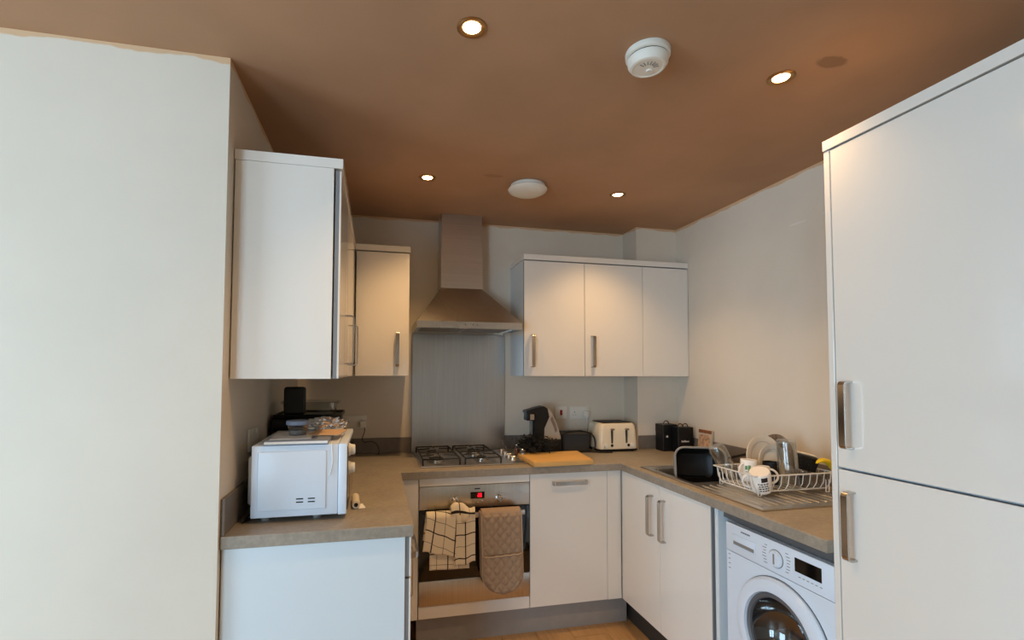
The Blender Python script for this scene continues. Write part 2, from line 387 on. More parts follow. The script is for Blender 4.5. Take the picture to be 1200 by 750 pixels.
# --- corner fillers
tag(G().box(.60, .6865, YD, YD+.018, ZB, ZU-.001, .001, 1).obj('corner_post', 'gloss'), 'narrow white filler panel left of the oven', 'panel')
tag(G().box(1.7485, XRD, YD, YD+.018, ZB, ZU-.001, .001, 1).obj('corner_post', 'gloss'), 'narrow white filler panel right of the dishwasher door', 'panel')

# --- oven housing
t = thing('oven_housing', 'white oven housing with plain strips above and below the oven', 'cabinet', (.99, -.3, ZB))
G().box(.689, .705, -.575, -.02, ZB, ZU-.002).box(1.275, 1.2895, -.575, -.02, ZB, ZU-.002).box(.705, 1.275, -.575, -.02, ZB, .205).obj('body', 'panel', t, smooth=False)
G().box(.691, 1.2885, YD, YD+.02, .8255, ZU-.002, .0012, 1).obj('filler_strip', 'gloss', t)
G().box(.691, 1.2885, YD, YD+.02, ZB+.001, .2145, .0012, 1).obj('filler_strip', 'gloss', t)
# --- oven
t = thing('oven', 'stainless steel built-in oven with black glass door', 'oven', (.99, -.35, .217))
G().box(.71, 1.27, -.58, -.06, .218, .822).obj('body', 'dark', t, smooth=False)
cp = G().box(.692, 1.2875, YD-.002, YD+.02, .705, .8235, .0015, 2).obj('control_panel', 'steelh', t)
dg = G().box(.692, 1.2875, YD-.006, YD+.018, .345, .702, .002, 2).obj('door_glass', 'blackgloss', t)
G().box(.80, 1.18, YD-.0066, YD-.0055, .40, .60, 0).obj('viewing_window', mat('oven_window', (34, 28, 24), .08), dg)
G().box(.692, 1.2875, YD-.006, YD+.018, .2165, .343, .002, 2).obj('lower_panel', 'steelh', t)
hd = G().box(.735, 1.245, -.664, -.650, .668, .694, .004, 2).obj('door_handle', 'steelh', t)
for x in (.75, 1.22): G().box(x, x+.016, -.652, YD-.006, .672, .690, .002, 1).obj('bracket', 'steelh', hd)
for x in (.874, 1.118):
    k = G().lathe([(.021, 0), (.021, .004), (.0155, .006), (.0150, .024), (.0135, .026)], (x, YD-.002, .748), (0, -1, 0), 28).obj('knob', 'chrome', t)
    G().box(x-.0025, x+.0025, YD-.0295, YD-.026, .748-.014, .748+.014, .001, 1).obj('pointer', 'steel', k)
sc = G().box(.961, 1.037, YD-.0035, YD-.0015, .751, .786, .001, 1).obj('display', 'blackgloss', t)
def seg7(g, x, z, y, w, h, segs, th=.0022):
    S = {'a': (x, x+w, z+h-th, z+h), 'd': (x, x+w, z, z+th), 'g': (x, x+w, z+h/2-th/2, z+h/2+th/2), 'b': (x+w-th, x+w, z+h/2, z+h), 'c': (x+w-th, x+w, z, z+h/2), 'e': (x, x+th, z, z+h/2), 'f': (x, x+th, z+h/2, z+h)}
    for q in segs: a = S[q]; g.box(a[0], a[1], y-.0006, y, a[2], a[3])
g = G()
for x, q in ((1.000, 'abged'), (1.012, 'abcdef')): seg7(g, x, .760, YD-.0036, .008, .018, q)
g.obj('digit', 'display', sc)
for x in (.972, .999, 1.026): G().cyl((x, YD-.002, .736), .0035, .004, (0, -1, 0), 12).obj('button', 'chrome', t)
G().box(.982, 1.012, YD-.0026, YD-.002, .800, .806).obj('maker_mark', 'print', t)
for x in (.874, 1.118):
    g = G()
    for k in range(9):
        a = math.radians(-130+k*32.5); g.cyl((x+.03*math.sin(a), YD-.0018, .748+.03*math.cos(a)), .0016, .001, (0, -1, 0), 6)
    g.obj('scale_mark', 'print', t)

# --- slim dishwasher door
t = thing('dishwasher', 'slim integrated dishwasher behind a white door with horizontal handle', 'dishwasher', (1.52, -.3, ZB))
G().box(1.295, 1.744, -.575, -.03, ZB, ZU-.003).obj('body', 'panel', t, smooth=False)
d = door(t, 'y', YD, 1.2905, 1.748, ZB, ZU-.002, -1); handle(d, (1.421, YD, .812), (1, 0, 0), (0, -1, 0))
# --- sink cabinet on the right
t = thing('base_cabinet', 'white sink cabinet with two doors and tall bow handles', 'cabinet', (2.15, -1.0, ZB))
G().box(1.862, 2.46, -1.34, -.66, ZB, .70).box(1.862, 1.88, -1.34, -.66, .70, ZU-.002).obj('body', 'panel', t, smooth=False)
da = door(t, 'x', XRD, -.983, -.608, ZB, ZU-.002, -1); handle(da, (XRD, -.925, .605), (0, 0, 1), (-1, 0, 0))
db = door(t, 'x', XRD, -1.36, -.984, ZB, ZU-.002, -1); handle(db, (XRD, -1.030, .605), (0, 0, 1), (-1, 0, 0))
G().box(1.846, 2.46, -1.392, -1.372, 0, ZU-.001, .001, 1).obj('end_panel', 'panel', t)
tag(G().box(.685, 1.885, -.56, -.545, 0, ZB-.002).obj('plinth', 'plinth'), 'grey kickboard under the oven and dishwasher', 'kickboard', 'kickboards under the cabinets')
tag(G().box(1.905, 1.92, -1.37, -.545, 0, ZB-.002).obj('plinth', mat('shaded_plinth', (58, 54, 51), .5)), 'kickboard under the sink cabinet with shade put into its colour', 'kickboard', 'kickboards under the cabinets')  # shade on this recessed plinth is painted in as a darker colour

# --- worktop
sx0, sx1, sy0, sy1 = 1.888, 2.27, -1.17, -.83           # bowl cut-out
xs = [0.001, XLF, XRF, sx0, sx1, 2.187, XR-.001]; xs = sorted(xs)
ys = sorted([YE, -1.915, sy0, sy1, YF, -.184, -.001])
g = G(); vert = {}
def gv(i, j):
    if (i, j) not in vert: vert[(i, j)] = g.bm.verts.new((xs[i], ys[j], WT))
    return vert[(i, j)]
for i in range(len(xs)-1):
    for j in range(len(ys)-1):
        cx, cy = (xs[i]+xs[i+1])/2, (ys[j]+ys[j+1])/2
        ok = (cy > YF) or (cx < XLF and cy > YE) or (cx > XRF)
        if cx > 2.187 and cy > -.184: ok = False
        if sx0 < cx < sx1 and sy0 < cy < sy1: ok = False
        if ok: g.bm.faces.new((gv(i, j), gv(i+1, j), gv(i+1, j+1), gv(i, j+1)))
ext = bmesh.ops.extrude_face_region(g.bm, geom=list(g.bm.faces))
for v in ext['geom']:
    if isinstance(v, bmesh.types.BMVert): v.co.z -= WTT
top = g.obj('worktop', 'worktop', smooth=False)
top['label'] = 'grey-brown stone effect worktop running round three sides'; top['category'] = 'worktop'
bv = top.modifiers.new('edge', 'BEVEL'); bv.width = .003; bv.segments = 2; bv.limit_method = 'ANGLE'; bv.angle_limit = math.radians(40)
tag(G().box(.001, .013, YE+.003, -.014, WT+.0005, 1.025, .002, 1).obj('upstand', 'upstand'), 'grey upstand strip along the left wall behind the microwave', 'upstand', 'upstand strips round the worktop')
tag(G().box(.014, .69, -.013, -.001, WT+.0005, 1.005, .002, 1).obj('upstand', 'upstand'), 'grey upstand strip on the back wall left of the splashback', 'upstand', 'upstand strips round the worktop')
tag(G().box(1.306, 2.186, -.013, -.001, WT+.0005, 1.0, .002, 1).obj('upstand', 'upstand'), 'grey upstand strip on the back wall behind the drinks maker and toaster', 'upstand', 'upstand strips round the worktop')
tag(G().box(2.188, 2.492, -.197, -.185, WT+.0005, 1.0, .002, 1).obj('upstand', 'upstand'), 'short grey upstand strip on the boxed-in corner behind the gift boxes', 'upstand', 'upstand strips round the worktop')
tag(G().box(2.48, 2.492, -1.912, -.198, WT+.0005, 1.0, .002, 1).obj('upstand', 'upstand'), 'grey upstand strip along the right wall behind the sink', 'upstand', 'upstand strips round the worktop')

# --- wall cabinets
ZW0, ZW1, ZC = 1.3965, 2.118, 2.153
YW = -.3125; XLW = .3408; YLW = -1.441
t = thing('wall_cabinet', 'white wall cabinet above the microwave with a broad end panel', 'cabinet', (.17, -.95, ZW0))
G().box(.004, .312, -1.415, -.335, ZW0+.004, ZW1).obj('body', 'panel', t, smooth=False)
G().box(.004, .316, YLW, YLW+.018, ZW0, ZW1+.001, .001, 1).obj('end_panel', 'gloss', t)
dA = door(t, 'x', XLW, YLW+.002, -1.045, ZW0, ZW1-.004, 1); handle(dA, (XLW, -1.09, 1.454), (0, 0, 1), (1, 0, 0))
dB = door(t, 'x', XLW, -1.043, -.62, ZW0, ZW1-.004, 1); handle(dB, (XLW, -.66, 1.454), (0, 0, 1), (1, 0, 0))
G().box(.322, XLW, -.618, -.345, ZW0, ZW1-.004, .001, 1).obj('corner_post', 'gloss', t)
t = thing('wall_cabinet', 'narrow white wall cabinet between the corner and the cooker hood', 'cabinet', (.49, -.16, ZW0))
G().box(.352, .648, -.288, -.002, ZW0+.004, ZW1).obj('body', 'panel', t, smooth=False)
d = door(t, 'y', YW, .346, .65, ZW0, ZW1-.004, -1); handle(d, (.583, YW, 1.454), (0, 0, 1), (0, -1, 0))
g = G().prism([(.002, YLW-.002), (XLW+.004, YLW-.002), (XLW+.004, YW-.004), (.653, YW-.004), (.653, -.002), (.002, -.002)], 'z', ZW1+.0015, ZC)
tag(g.obj('cornice', 'gloss', smooth=False), 'white L-shaped cornice board on top of the left wall cabinets', 'cornice')
xw = [1.347, 1.7479, 2.1553, XR-.002]
labs = ['white wall cabinet nearest the cooker hood, right of it', 'middle white wall cabinet above the toaster', 'white wall cabinet without a handle against the right wall']
for k in range(3):
    t = thing('wall_cabinet', labs[k], 'cabinet', ((xw[k]+xw[k+1])/2, -.16, ZW0), 'wall cabinets right of the hood')
    yb = -.003 if k < 2 else -.186
    G().box(xw[k]+.001, min(xw[k+1]-.001, 2.489), -.2895, yb, ZW0+.002, ZW1).obj('body', 'panel', t, smooth=False)
    d = door(t, 'y', YW, xw[k], xw[k+1], ZW0, ZW1-.004, -1)
    if k < 2: handle(d, (xw[k]+.052, YW, 1.455), (0, 0, 1), (0, -1, 0))
g = G().prism([(1.344, YW-.004), (XR-.002, YW-.004), (XR-.002, -.186), (2.185, -.186), (2.185, -.002), (1.344, -.002)], 'z', ZW1+.0015, ZC)
tag(g.obj('cornice', 'gloss', smooth=False), 'white cornice board on top of the three right wall cabinets', 'cornice')

# --- tall fridge housing
XT, YT = 1.8422, -1.9153
t = thing('tall_cabinet', 'tall white fridge housing with two large doors', 'cabinet', (2.17, -2.25, 0))
G().box(1.868, 2.488, -2.53, -1.936, .1, 2.115).obj('body', 'panel', t, smooth=False)
G().box(XT, 2.488, -1.9345, YT, 0, 2.122, .001, 1).obj('end_panel', 'gloss', t)
G().box(XT, 2.488, -2.56, -2.535, 0, 2.122, .001, 1).obj('end_panel', 'gloss', t)
G().box(1.90, 1.915, -2.53, -1.94, 0, .1).obj('plinth', 'plinth', t, smooth=False)
G().box(XT-.002, 2.488, -2.562, YT+.002, 2.125, 2.157, .001, 1).obj('cornice', 'gloss', t)
d = door(t, 'x', XT, -2.533, -1.9365, 1.1365, 2.121, -1); handle(d, (XT, -1.982, 1.20), (0, 0, 1), (-1, 0, 0))
d = door(t, 'x', XT, -2.533, -1.9365, .102, 1.1325, -1); handle(d, (XT, -1.982, .874), (0, 0, 1), (-1, 0, 0))

# ------------------------------------------------------------------ splashback, hood, hob
tag(G().box(.691, 1.304, -.0135, -.001, WT+.001, 1.668, .001, 1).obj('splashback', 'splash'), 'brushed steel splashback panel behind the hob', 'splashback')
t = thing('cooker_hood', 'stainless steel chimney cooker hood with pyramid canopy', 'cooker hood', (.99, -.23, 1.67))
g = G()
hx0, hx1, hy = .685, 1.2904, -.4604
A = [(hx0, hy, 1.706), (hx1, hy, 1.706), (hx1, -.016, 1.706), (hx0, -.016, 1.706)]
cx0, cx1, cy_ = .852, 1.116, -.17
B = [(cx0, cy_, 1.945), (cx1, cy_, 1.945), (cx1, -.016, 1.945), (cx0, -.016, 1.945)]
va = [g.bm.verts.new(p) for p in A]; vb = [g.bm.verts.new(p) for p in B]
for k in range(4): g.bm.faces.new((va[k], va[(k+1) % 4], vb[(k+1) % 4], vb[k]))
g.bm.faces.new(vb); g.bm.faces.new(list(reversed(va)))
g.obj('canopy', 'steelh', t, smooth=False)
rim = G().box(hx0, hx1, hy, hy+.006, 1.669, 1.7065).box(hx0, hx0+.006, hy+.006, -.016, 1.669, 1.7065).box(hx1-.006, hx1, hy+.006, -.016, 1.669, 1.7065).box(hx0+.006, hx1-.006, -.022, -.016, 1.669, 1.7065).obj('rim', 'steelh', t, smooth=False)
und = G().box(hx0+.006, hx1-.006, hy+.006, -.022, 1.683, 1.69).obj('underside', 'steel', t, smooth=False)
for a, b in ((.72, .98), (.995, 1.255)):
    gg = G().box(a, b, hy+.06, -.06, 1.680, 1.683)
    for k in range(9): gg.box(a+.01, b-.01, hy+.075+k*.036, hy+.09+k*.036, 1.6775, 1.680)
    gg.obj('grease_filter', 'grey', und, smooth=False)
for x in (.80, 1.175): G().cyl((x, hy+.035, 1.6795), .022, .004, (0, 0, 1), 20).obj('hood_lamp', 'opal', und)
for k in range(4): G().cyl((.955+k*.022, hy, 1.688), .005, .003, (0, -1, 0), 12).obj('button', 'chrome', rim)
ch = G().box(cx0, cx1, cy_, -.016, 1.9455, 2.2).obj('chimney_sleeve', 'steel', t, smooth=False)
G().box(cx0+.003, cx1-.003, cy_+.003, -.016, 2.2, H-.001).obj('chimney_inner', 'steel', ch, smooth=False)

t = thing('gas_hob', 'steel four-burner gas hob with black pan supports', 'hob', (1.0, -.32, WT))
hx0, hx1, hy0, hy1 = .70, 1.296, -.548, -.075
G().box(hx0, hx1, hy0, hy1, WT+.001, WT+.009, .003, 2).obj('hob_plate', 'steel', t)
zt = WT+.009
burn = [(.80, -.42, .042), (.80, -.19, .033), (1.06, -.42, .03), (1.06, -.19, .04)]
for x, y, r in burn:
    b = G().lathe([(r+.012, 0), (r+.012, .004), (r, .006), (r, .014)], (x, y, zt), seg=24).obj('burner', 'chrome', t)
    G().lathe([(r-.004, 0), (r-.002, .006), (r-.006, .009)], (x, y, zt+.0142), seg=24).obj('burner_cap', 'iron', b)
for x0, x1 in ((.705, .925), (.935, 1.155)):
    gg = G(); zz = zt+.034; ya, yb = -.535, -.09
    gg.tube([(x0+.01, ya, zz), (x1-.01, ya, zz), (x1-.01, yb, zz), (x0+.01, yb, zz)], .0045, 6, closed=True)
    ym = (ya+yb)/2; xm = (x0+x1)/2
    gg.tube([(x0+.01, ym, zz), (x1-.01, ym, zz)], .0045, 6)
    for yc in (-.42, -.19):
        for dx, dy in ((1, 0), (-1, 0), (0, 1), (0, -1)):
            lim = (x1-x0)/2-.01 if dx else (.115 if dy*(1 if yc < ym else -1) > 0 else .112)
            gg.tube([(xm+dx*.028, yc+dy*.028, zz+.004), (xm+dx*lim, yc+dy*lim, zz)], .004, 6)
    for xx in (x0+.01, x1-.01):
        for yy in (ya, yb): gg.tube([(xx, yy, zz), (xx, yy, zt)], .0045, 6)
    gg.obj('pan_support', 'iron', t)
for k in range(4):
    y = -.46+k*.085; kb = G().lathe([(.02, 0), (.02, .004), (.0165, .006), (.0155, .018), (.013, .020)], (1.235, y, zt), seg=24).obj('knob', 'steel', t)
    G().box(1.222, 1.248, y-.0025, y+.0025, zt+.020, zt+.023, .001, 1).obj('grip', 'chrome', kb)

# ------------------------------------------------------------------ washing machine
WX, WY0, WY1, WZ1 = 1.85, -1.911, -1.436, .826
t = thing('washing_machine', 'white front-loading washing machine under the worktop', 'washing machine', (2.13, -1.67, 0))
G().box(WX+.015, 2.44, WY0, WY0+.012, .012, WZ1).box(WX+.015, 2.44, WY1-.012, WY1, .012, WZ1).box(WX+.015, 2.44, WY0+.012, WY1-.012, WZ1-.012, WZ1).box(WX+.015, 2.44, WY0+.012, WY1-.012, .012, .03).box(2.428, 2.44, WY0+.012, WY1-.012, .03, WZ1-.012).obj('body', 'white', t, smooth=False)
g = G(); n_ = 64; ctr = (-1.70, .50); fr_ = {}
def rect_pt(a):
    c_, s_ = math.cos(a), math.sin(a); k_ = 1e9
    if c_ > 1e-6: k_ = min(k_, (WY1-ctr[0])/c_)
    if c_ < -1e-6: k_ = min(k_, (WY0-ctr[0])/c_)
    if s_ > 1e-6: k_ = min(k_, (.714-ctr[1])/s_)
    if s_ < -1e-6: k_ = min(k_, (.09-ctr[1])/s_)
    return ctr[0]+c_*k_, ctr[1]+s_*k_
angs = sorted([2*PI*k/n_ for k in range(n_)]+[math.atan2(z_-ctr[1], y_-ctr[0]) % (2*PI) for y_ in (WY0, WY1) for z_ in (.09, .714)])
loft(g, [[(WX+.014, *rect_pt(a)) for a in angs], [(WX, *rect_pt(a)) for a in angs], [(WX, ctr[0]+.148*math.cos(a), ctr[1]+.148*math.sin(a)) for a in angs], [(WX+.014, ctr[0]+.148*math.cos(a), ctr[1]+.148*math.sin(a)) for a in angs]], False, False)
fr = g.obj('front_panel', 'white', t)
ctl = G().box(WX-.003, WX+.014, WY0, WY1, .716, WZ1, .004, 2).obj('control_panel', 'white', t)
dc = (WX, -1.70, .50)
G().lathe([(.198, 0), (.198, .010), (.190, .020), (.165, .026), (.150, .022), (.147, .008)], dc, (-1, 0, 0), 64, cap0=False, cap1=False).obj('door_ring', 'white', t)
G().lathe([(.201, 0), (.201, .003), (.199, .003)], dc, (-1, 0, 0), 64, cap0=False, cap1=False).obj('door_seam', 'rubber', t)
G().lathe([(.147, .012), (.138, .020), (.130, .014), (.128, .004)], dc, (-1, 0, 0), 64, cap0=False, cap1=False).obj('inner_ring', 'rubber', t)
gl = G().lathe([(.128, .006), (.118, -.02), (.09, -.06), (.045, -.085), (.001, -.088)], dc, (-1, 0, 0), 48, cap0=False).obj('door_glass', thin_glass('smoked_door_glass', (.45, .48, .52), 1.0), t)
G().lathe([(.142, -.01), (.145, -.05), (.150, -.09)], dc, (-1, 0, 0), 48, cap0=False, cap1=False).obj('door_seal', 'rubber', t)
drum = G().lathe([(.152, -.09), (.200, -.10), (.200, -.40), (.19, -.42), (.001, -.43)], dc, (-1, 0, 0), 48, cap0=False).obj('drum', 'grey_drum', t)
for k in range(3):
    a = PI/2+2*PI*k/3
    G().box(WX+.12, WX+.38, -1.70+.175*math.cos(a)-.02, -1.70+.175*math.cos(a)+.02, .50+.175*math.sin(a)-.02, .50+.175*math.sin(a)+.02, .012, 2).obj('paddle', 'grey', drum)
dr = G().box(WX-.006, WX-.002, -1.594, -1.474, .748, .790, .003, 2).obj('detergent_drawer', 'white', t)
G().box(WX-.0075, WX-.0055, -1.588, -1.482, .751, .764, .001, 1).obj('drawer_grip', 'grey', dr)
dl = G().lathe([(.029, 0), (.029, .004), (.026, .005), (.0255, .009), (.023, .011)], (WX-.003, -1.688, .768), (-1, 0, 0), 40).obj('dial', 'white', t)
G().lathe([(.0315, 0), (.0315, .002), (.0285, .002)], (WX-.003, -1.688, .768), (-1, 0, 0), 40, cap1=False).obj('dial_ring', 'grey', dl)
G().box(WX-.0152, WX-.0138, -1.6915, -1.6845, .750, .786, .0005, 1).obj('pointer', 'grey', dl)
G().box(WX-.0045, WX-.0025, -1.868, -1.766, .757, .803, .001, 1).obj('display', 'blackgloss', t)
g = G()
for sgn in (-1, 1):
    for k in range(7):
        z = .738+k*.0105; y = -1.688+sgn*(.040+.006*math.sin(PI*k/6)); ln = random.uniform(.010, .018)
        g.box(WX-.0036, WX-.0028, min(y, y+sgn*ln), max(y, y+sgn*ln), z, z+.0022)
for k in range(6): g.box(WX-.0036, WX-.0028, -1.78-k*.016-.009, -1.78-k*.016, .742, .7442)
g.obj('programme_mark', mat('grey_print', (120, 120, 124), .5), t, smooth=False)
g = G()
for k in range(7): g.box(WX-.0036, WX-.0028, -1.520-k*.0068-.005, -1.520-k*.0068, .805, .8105)
g.obj('maker_mark', mat('slate_print', (84, 88, 96), .5), t, smooth=False)
g = G()
for k in range(4): g.box(WX-.0006, WX+.0002, -1.457, -1.447, .70-k*.018, .703-k*.018)
g.obj('symbol_mark', 'grey', t, smooth=False)
for x in (1.93, 2.38):
    for y in (-1.88, -1.47): G().cyl((x, y, 0), .02, .0125).obj('foot', 'black', t)
tag(G().box(1.872, 1.888, -1.912, -1.394, WZ1+.004, WT-WTT-.001).obj('filler_rail', mat('dark_rail', (96, 92, 90), .6), smooth=False), 'dark rail between worktop and washing machine', 'rail')

# ------------------------------------------------------------------ ceiling fittings
def downlight(x, y, label):
    t = thing('downlight', label, 'downlight', (x, y, H), 'recessed ceiling downlights')
    G().lathe([(.043, 0), (.043, -.003), (.038, -.006), (.031, -.005), (.026, -.001)], (x, y, H), (0, 0, 1), 32, cap0=False, cap1=False).obj('trim_ring', 'brass', t)
    G().lathe([(.0255, -.0015), (.018, -.003), (.001, -.0035)], (x, y, H), (0, 0, 1), 28, cap0=False).obj('lens', 'lens', t)
    l = bpy.data.lights.new('downlight_lamp', 'SPOT'); l.energy = SPOT_W; l.color = SPOT_C; l.spot_size = math.radians(114); l.spot_blend = 1.0; l.shadow_soft_size = .025
    o = bpy.data.objects.new('downlight_lamp', l); col.objects.link(o); o.location = (0, 0, -.02); o.parent = t
downlight(.722, -1.817, 'lit round downlight in the ceiling, nearest the white left wall')
downlight(1.783, -1.819, 'lit round downlight in the ceiling near the tall cabinet')
downlight(.709, -.703, 'small lit downlight in front of the left corner cabinet')
downlight(1.771, -.710, 'small lit downlight in front of the right wall cabinets')
t = thing('smoke_alarm', 'white round smoke alarm with vents on the ceiling', 'smoke alarm', (1.275, -1.835, H))
c = (1.275, -1.835, H)
G().lathe([(.066, 0), (.068, -.004), (.067, -.018), (.062, -.020)], c, (0, 0, 1), 48, cap0=False).obj('base', 'opal', t)
G().lathe([(.059, -.020), (.059, -.0225)], c, (0, 0, 1), 48, cap0=False, cap1=False).obj('vent_gap', 'black', t)
G().lathe([(.060, -.0225), (.062, -.026), (.060, -.040), (.053, -.050), (.046, -.052), (.044, -.050), (.03, -.0505), (.001, -.051)], c, (0, 0, 1), 48, cap0=True).obj('cover', 'opal', t)
for k in range(7):
    a = math.radians(-160+k*14)
    G().box(c[0]-.0012, c[0]+.0012, c[1]+.016, c[1]+.032, H-.0522, H-.0505, rot=(0, 0, a*1.6), about=(c[0], c[1], H-.0512)).obj('vent_slot', 'grey', t)
G().cyl((c[0]+.012, c[1]+.012, H-.055), .011, .006, bev=.001).obj('test_button', 'opal', t)
t = thing('ceiling_light', 'flat white dome light in the middle of the ceiling', 'ceiling light', (1.24, -.72, H))
c = (1.24, -.72, H)
G().lathe([(.088, 0), (.092, -.003), (.092, -.016), (.086, -.019)], c, (0, 0, 1), 48, cap0=False).obj('base', 'opal', t)
G().lathe([(.100, -.019), (.104, -.024), (.098, -.034), (.075, -.046), (.04, -.053), (.001, -.055)], c, (0, 0, 1), 48).obj('diffuser', 'opal', t)

# ------------------------------------------------------------------ sockets
def socket_plate(name, label, u0, u1, z0, z1, wall, cat='socket'):
    """wall 'back': plate on y=0 spanning x u0..u1; wall 'left': on x=0 spanning y"""
    if wall == 'back':
        t = thing(name, label, cat, ((u0+u1)/2, 0, z0))
        G().box(u0, u1, -.010, -.0005, z0, z1, .003, 2).obj('faceplate', 'whiteplastic', t)
    else:
        t = thing(name, label, cat, (0, (u0+u1)/2, z0))
        G().box(.0005, .010, u0, u1, z0, z1, .003, 2).obj('faceplate', 'whiteplastic', t)
    return t
t = socket_plate('cooker_switch', 'square white wall switch with a red rocker', 1.664, 1.750, 1.103, 1.189, 'back', 'switch')
G().box(1.698, 1.716, -.0145, -.009, 1.128, 1.164, .002, 1).obj('rocker', 'red', t)
t = socket_plate('double_socket', 'white double socket on the wall behind the toaster', 1.772, 1.918, 1.100, 1.186, 'back')
for x in (1.805, 1.885):
    G().box(x-.006, x+.006, -.0125, -.0095, 1.160, 1.176, .001, 1).obj('rocker', 'whiteplastic', t)
    G().box(x-.002, x+.002, -.0105, -.0097, 1.143, 1.151).box(x-.012, x-.006, -.0105, -.0097, 1.128, 1.131).box(x+.006, x+.012, -.0105, -.0097, 1.128, 1.131).obj('pin_hole', 'dark', t, smooth=False)
t = thing('toaster_plug', 'white plug and lead hanging from the socket behind the toaster', 'plug', (1.885, -.02, 1.1))
G().box(1.866, 1.904, -.038, -.0110, 1.113, 1.155, .006, 2).obj('plug_body', 'whiteplastic', t)
G().tube([(1.885, -.030, 1.113), (1.888, -.034, 1.08), (1.884, -.03, 1.03), (1.888, -.032, .96), (1.89, -.036, .917)], .0032, 6, smooth=6).obj('lead', 'whiteplastic', t)
t = socket_plate('double_socket', 'white double socket on the wall behind the black machine', .266, .412, 1.062, 1.148, 'back')
for x in (.30, .378):
    G().box(x-.006, x+.006, -.0125, -.0095, 1.122, 1.138, .001, 1).obj('rocker', 'whiteplastic', t)
    G().box(x-.002, x+.002, -.0105, -.0097, 1.105, 1.113).obj('pin_hole', 'dark', t, smooth=False)
t = thing('charger', 'small white plug-in charger with a thin dark lead', 'charger', (.392, -.03, 1.07))
G().box(.372, .412, -.046, -.0110, 1.075, 1.118, .006, 2).obj('plug_body', 'whiteplastic', t)
G().tube([(.40, -.042, 1.076), (.40, -.046, 1.05), (.388, -.045, 1.01), (.40, -.045, .985), (.44, -.046, .99), (.475, -.045, .97), (.49, -.05, .93), (.485, -.06, .9125)], .0026, 6, smooth=6).obj('lead', 'black', t)
t = socket_plate('double_socket', 'white double socket on the side wall behind the microwave', -1.19, -1.045, 1.12, 1.205, 'left')
for y in (-1.15, -1.085): G().box(.0095, .0125, y-.006, y+.006, 1.18, 1.196, .001, 1).obj('rocker', 'whiteplastic', t)

# ------------------------------------------------------------------ microwave and what is on it
mx0, mx1, my0, my1, mz0, mz1 = .060, .352, -1.380, -.935, .928, 1.170
t = thing('microwave', 'white microwave oven side-on at the near end of the worktop', 'microwave', (.21, -1.16, WT))
bd = G().box(mx0, mx1-.012, my0, my1, mz0, mz1, .004, 2).obj('body', 'white', t)
G().box(mx0+.02, mx1-.050, my0-.0045, my0+.004, mz0+.022, mz1-.020, .004, 3).obj('raised_side_panel', 'white', bd)
g = G()
for r in range(2):
    for c in range(2): g.box(.205+c*.038, .228+c*.038, my0-.0052, my0-.004, .975+r*.011, .979+r*.011)
g.obj('vent_slot', 'dark', bd, smooth=False)
fc = G().box(mx1-.0115, mx1+.018, my0-.001, my1+.001, mz0-.002, mz1+.001, .004, 2).obj('front_fascia', 'white', t)
G().box(mx1+.017, mx1+.021, my0+.13, my1-.01, mz0+.01, mz1-.012, .002, 1).obj('door', 'blackgloss', fc)
G().box(mx1+.017, mx1+.0205, my0+.012, my0+.12, mz0+.01, mz1-.012, .001, 1).obj('control_panel', 'blackgloss', fc)
for z in (1.140, 1.075):
    k = G().lathe([(.023, 0), (.023, .004), (.019, .007), (.0175, .020), (.015, .022)], (mx1+.0205, my0+.062, z), (1, 0, 0), 28).obj('knob', 'whiteplastic', t)
for x in (.10, .27):
    for y in (my0+.045, my1-.05): G().lathe([(.014, 0), (.016, .006), (.016, mz0-WT)], (x, y, WT), seg=16).obj('foot', 'grey', t)
G().box(mx0-.024, mx0, my0+.06, my1-.04, mz0+.03, mz1-.045, .008, 2).obj('rear_bulge', 'white', bd)
G().tube([(.315, my0+.02, mz1+.002), (.318, my0-.006, mz1-.002), (.322, my0-.007, 1.12), (.318, my0-.007, 1.085), (.312, my0-.0068, 1.062)], .0018, 6, smooth=6).obj('cord', 'whiteplastic', t)
G().tube([(mx0-.01, my0+.05, .93), (.035, my0+.01, .918), (.045, my0+.05, .915), (.055, my0+.10, .915)], .004, 6, smooth=6).obj('lead', 'black', t)

t = thing('document_wallet', 'grey-blue plastic wallet lying on top of the microwave', 'wallet', (.2, -1.28, mz1))
G().box(.098, .308, -1.388, -1.13, mz1+.0015, mz1+.016, .005, 2).obj('cover', 'bluegrey', t)
G().box(.100, .306, -1.389, -1.384, mz1+.004, mz1+.013, .002, 1).obj('spine', 'paper', t)
tag(G().box(.105, .24, -1.36, -1.15, mz1+.0165, mz1+.0185, rot=(0, 0, .06)).obj('paper_sheet', 'paper', smooth=False), 'white sheet of paper under the plastic tub', 'paper')
tag(G().box(.235, .345, -1.29, -1.12, mz1+.0188, mz1+.0215, rot=(0, 0, -.12)).obj('envelope', 'beigepaper', smooth=False), 'tan envelope lying on the microwave beside the tub', 'envelope')
t = thing('plastic_tub', 'small clear round tub with a grey lid on the microwave', 'tub', (.187, -1.25, mz1+.0186))
z = mz1+.0188
G().lathe([(.030, .001), (.033, .02), (.036, .038)], (.187, -1.25, z), seg=32, cap1=False).obj('pot', 'plastic_clear', t)
G().lathe([(.001, .001), (.028, .001), (.030, .016), (.001, .018)], (.187, -1.25, z+.002), seg=24, cap0=False, cap1=False).obj('contents', 'grey', t)
G().lathe([(.040, .038), (.041, .040), (.041, .050), (.038, .053), (.001, .051)], (.187, -1.25, z), seg=32).obj('lid', 'bluegrey', t)
t = thing('foil_parcel', 'crumpled parcel of shiny aluminium foil behind the tub', 'foil', (.27, -1.08, mz1))
random.seed(3)
g = G(); bmesh.ops.create_icosphere(g.bm, subdivisions=4, radius=1)
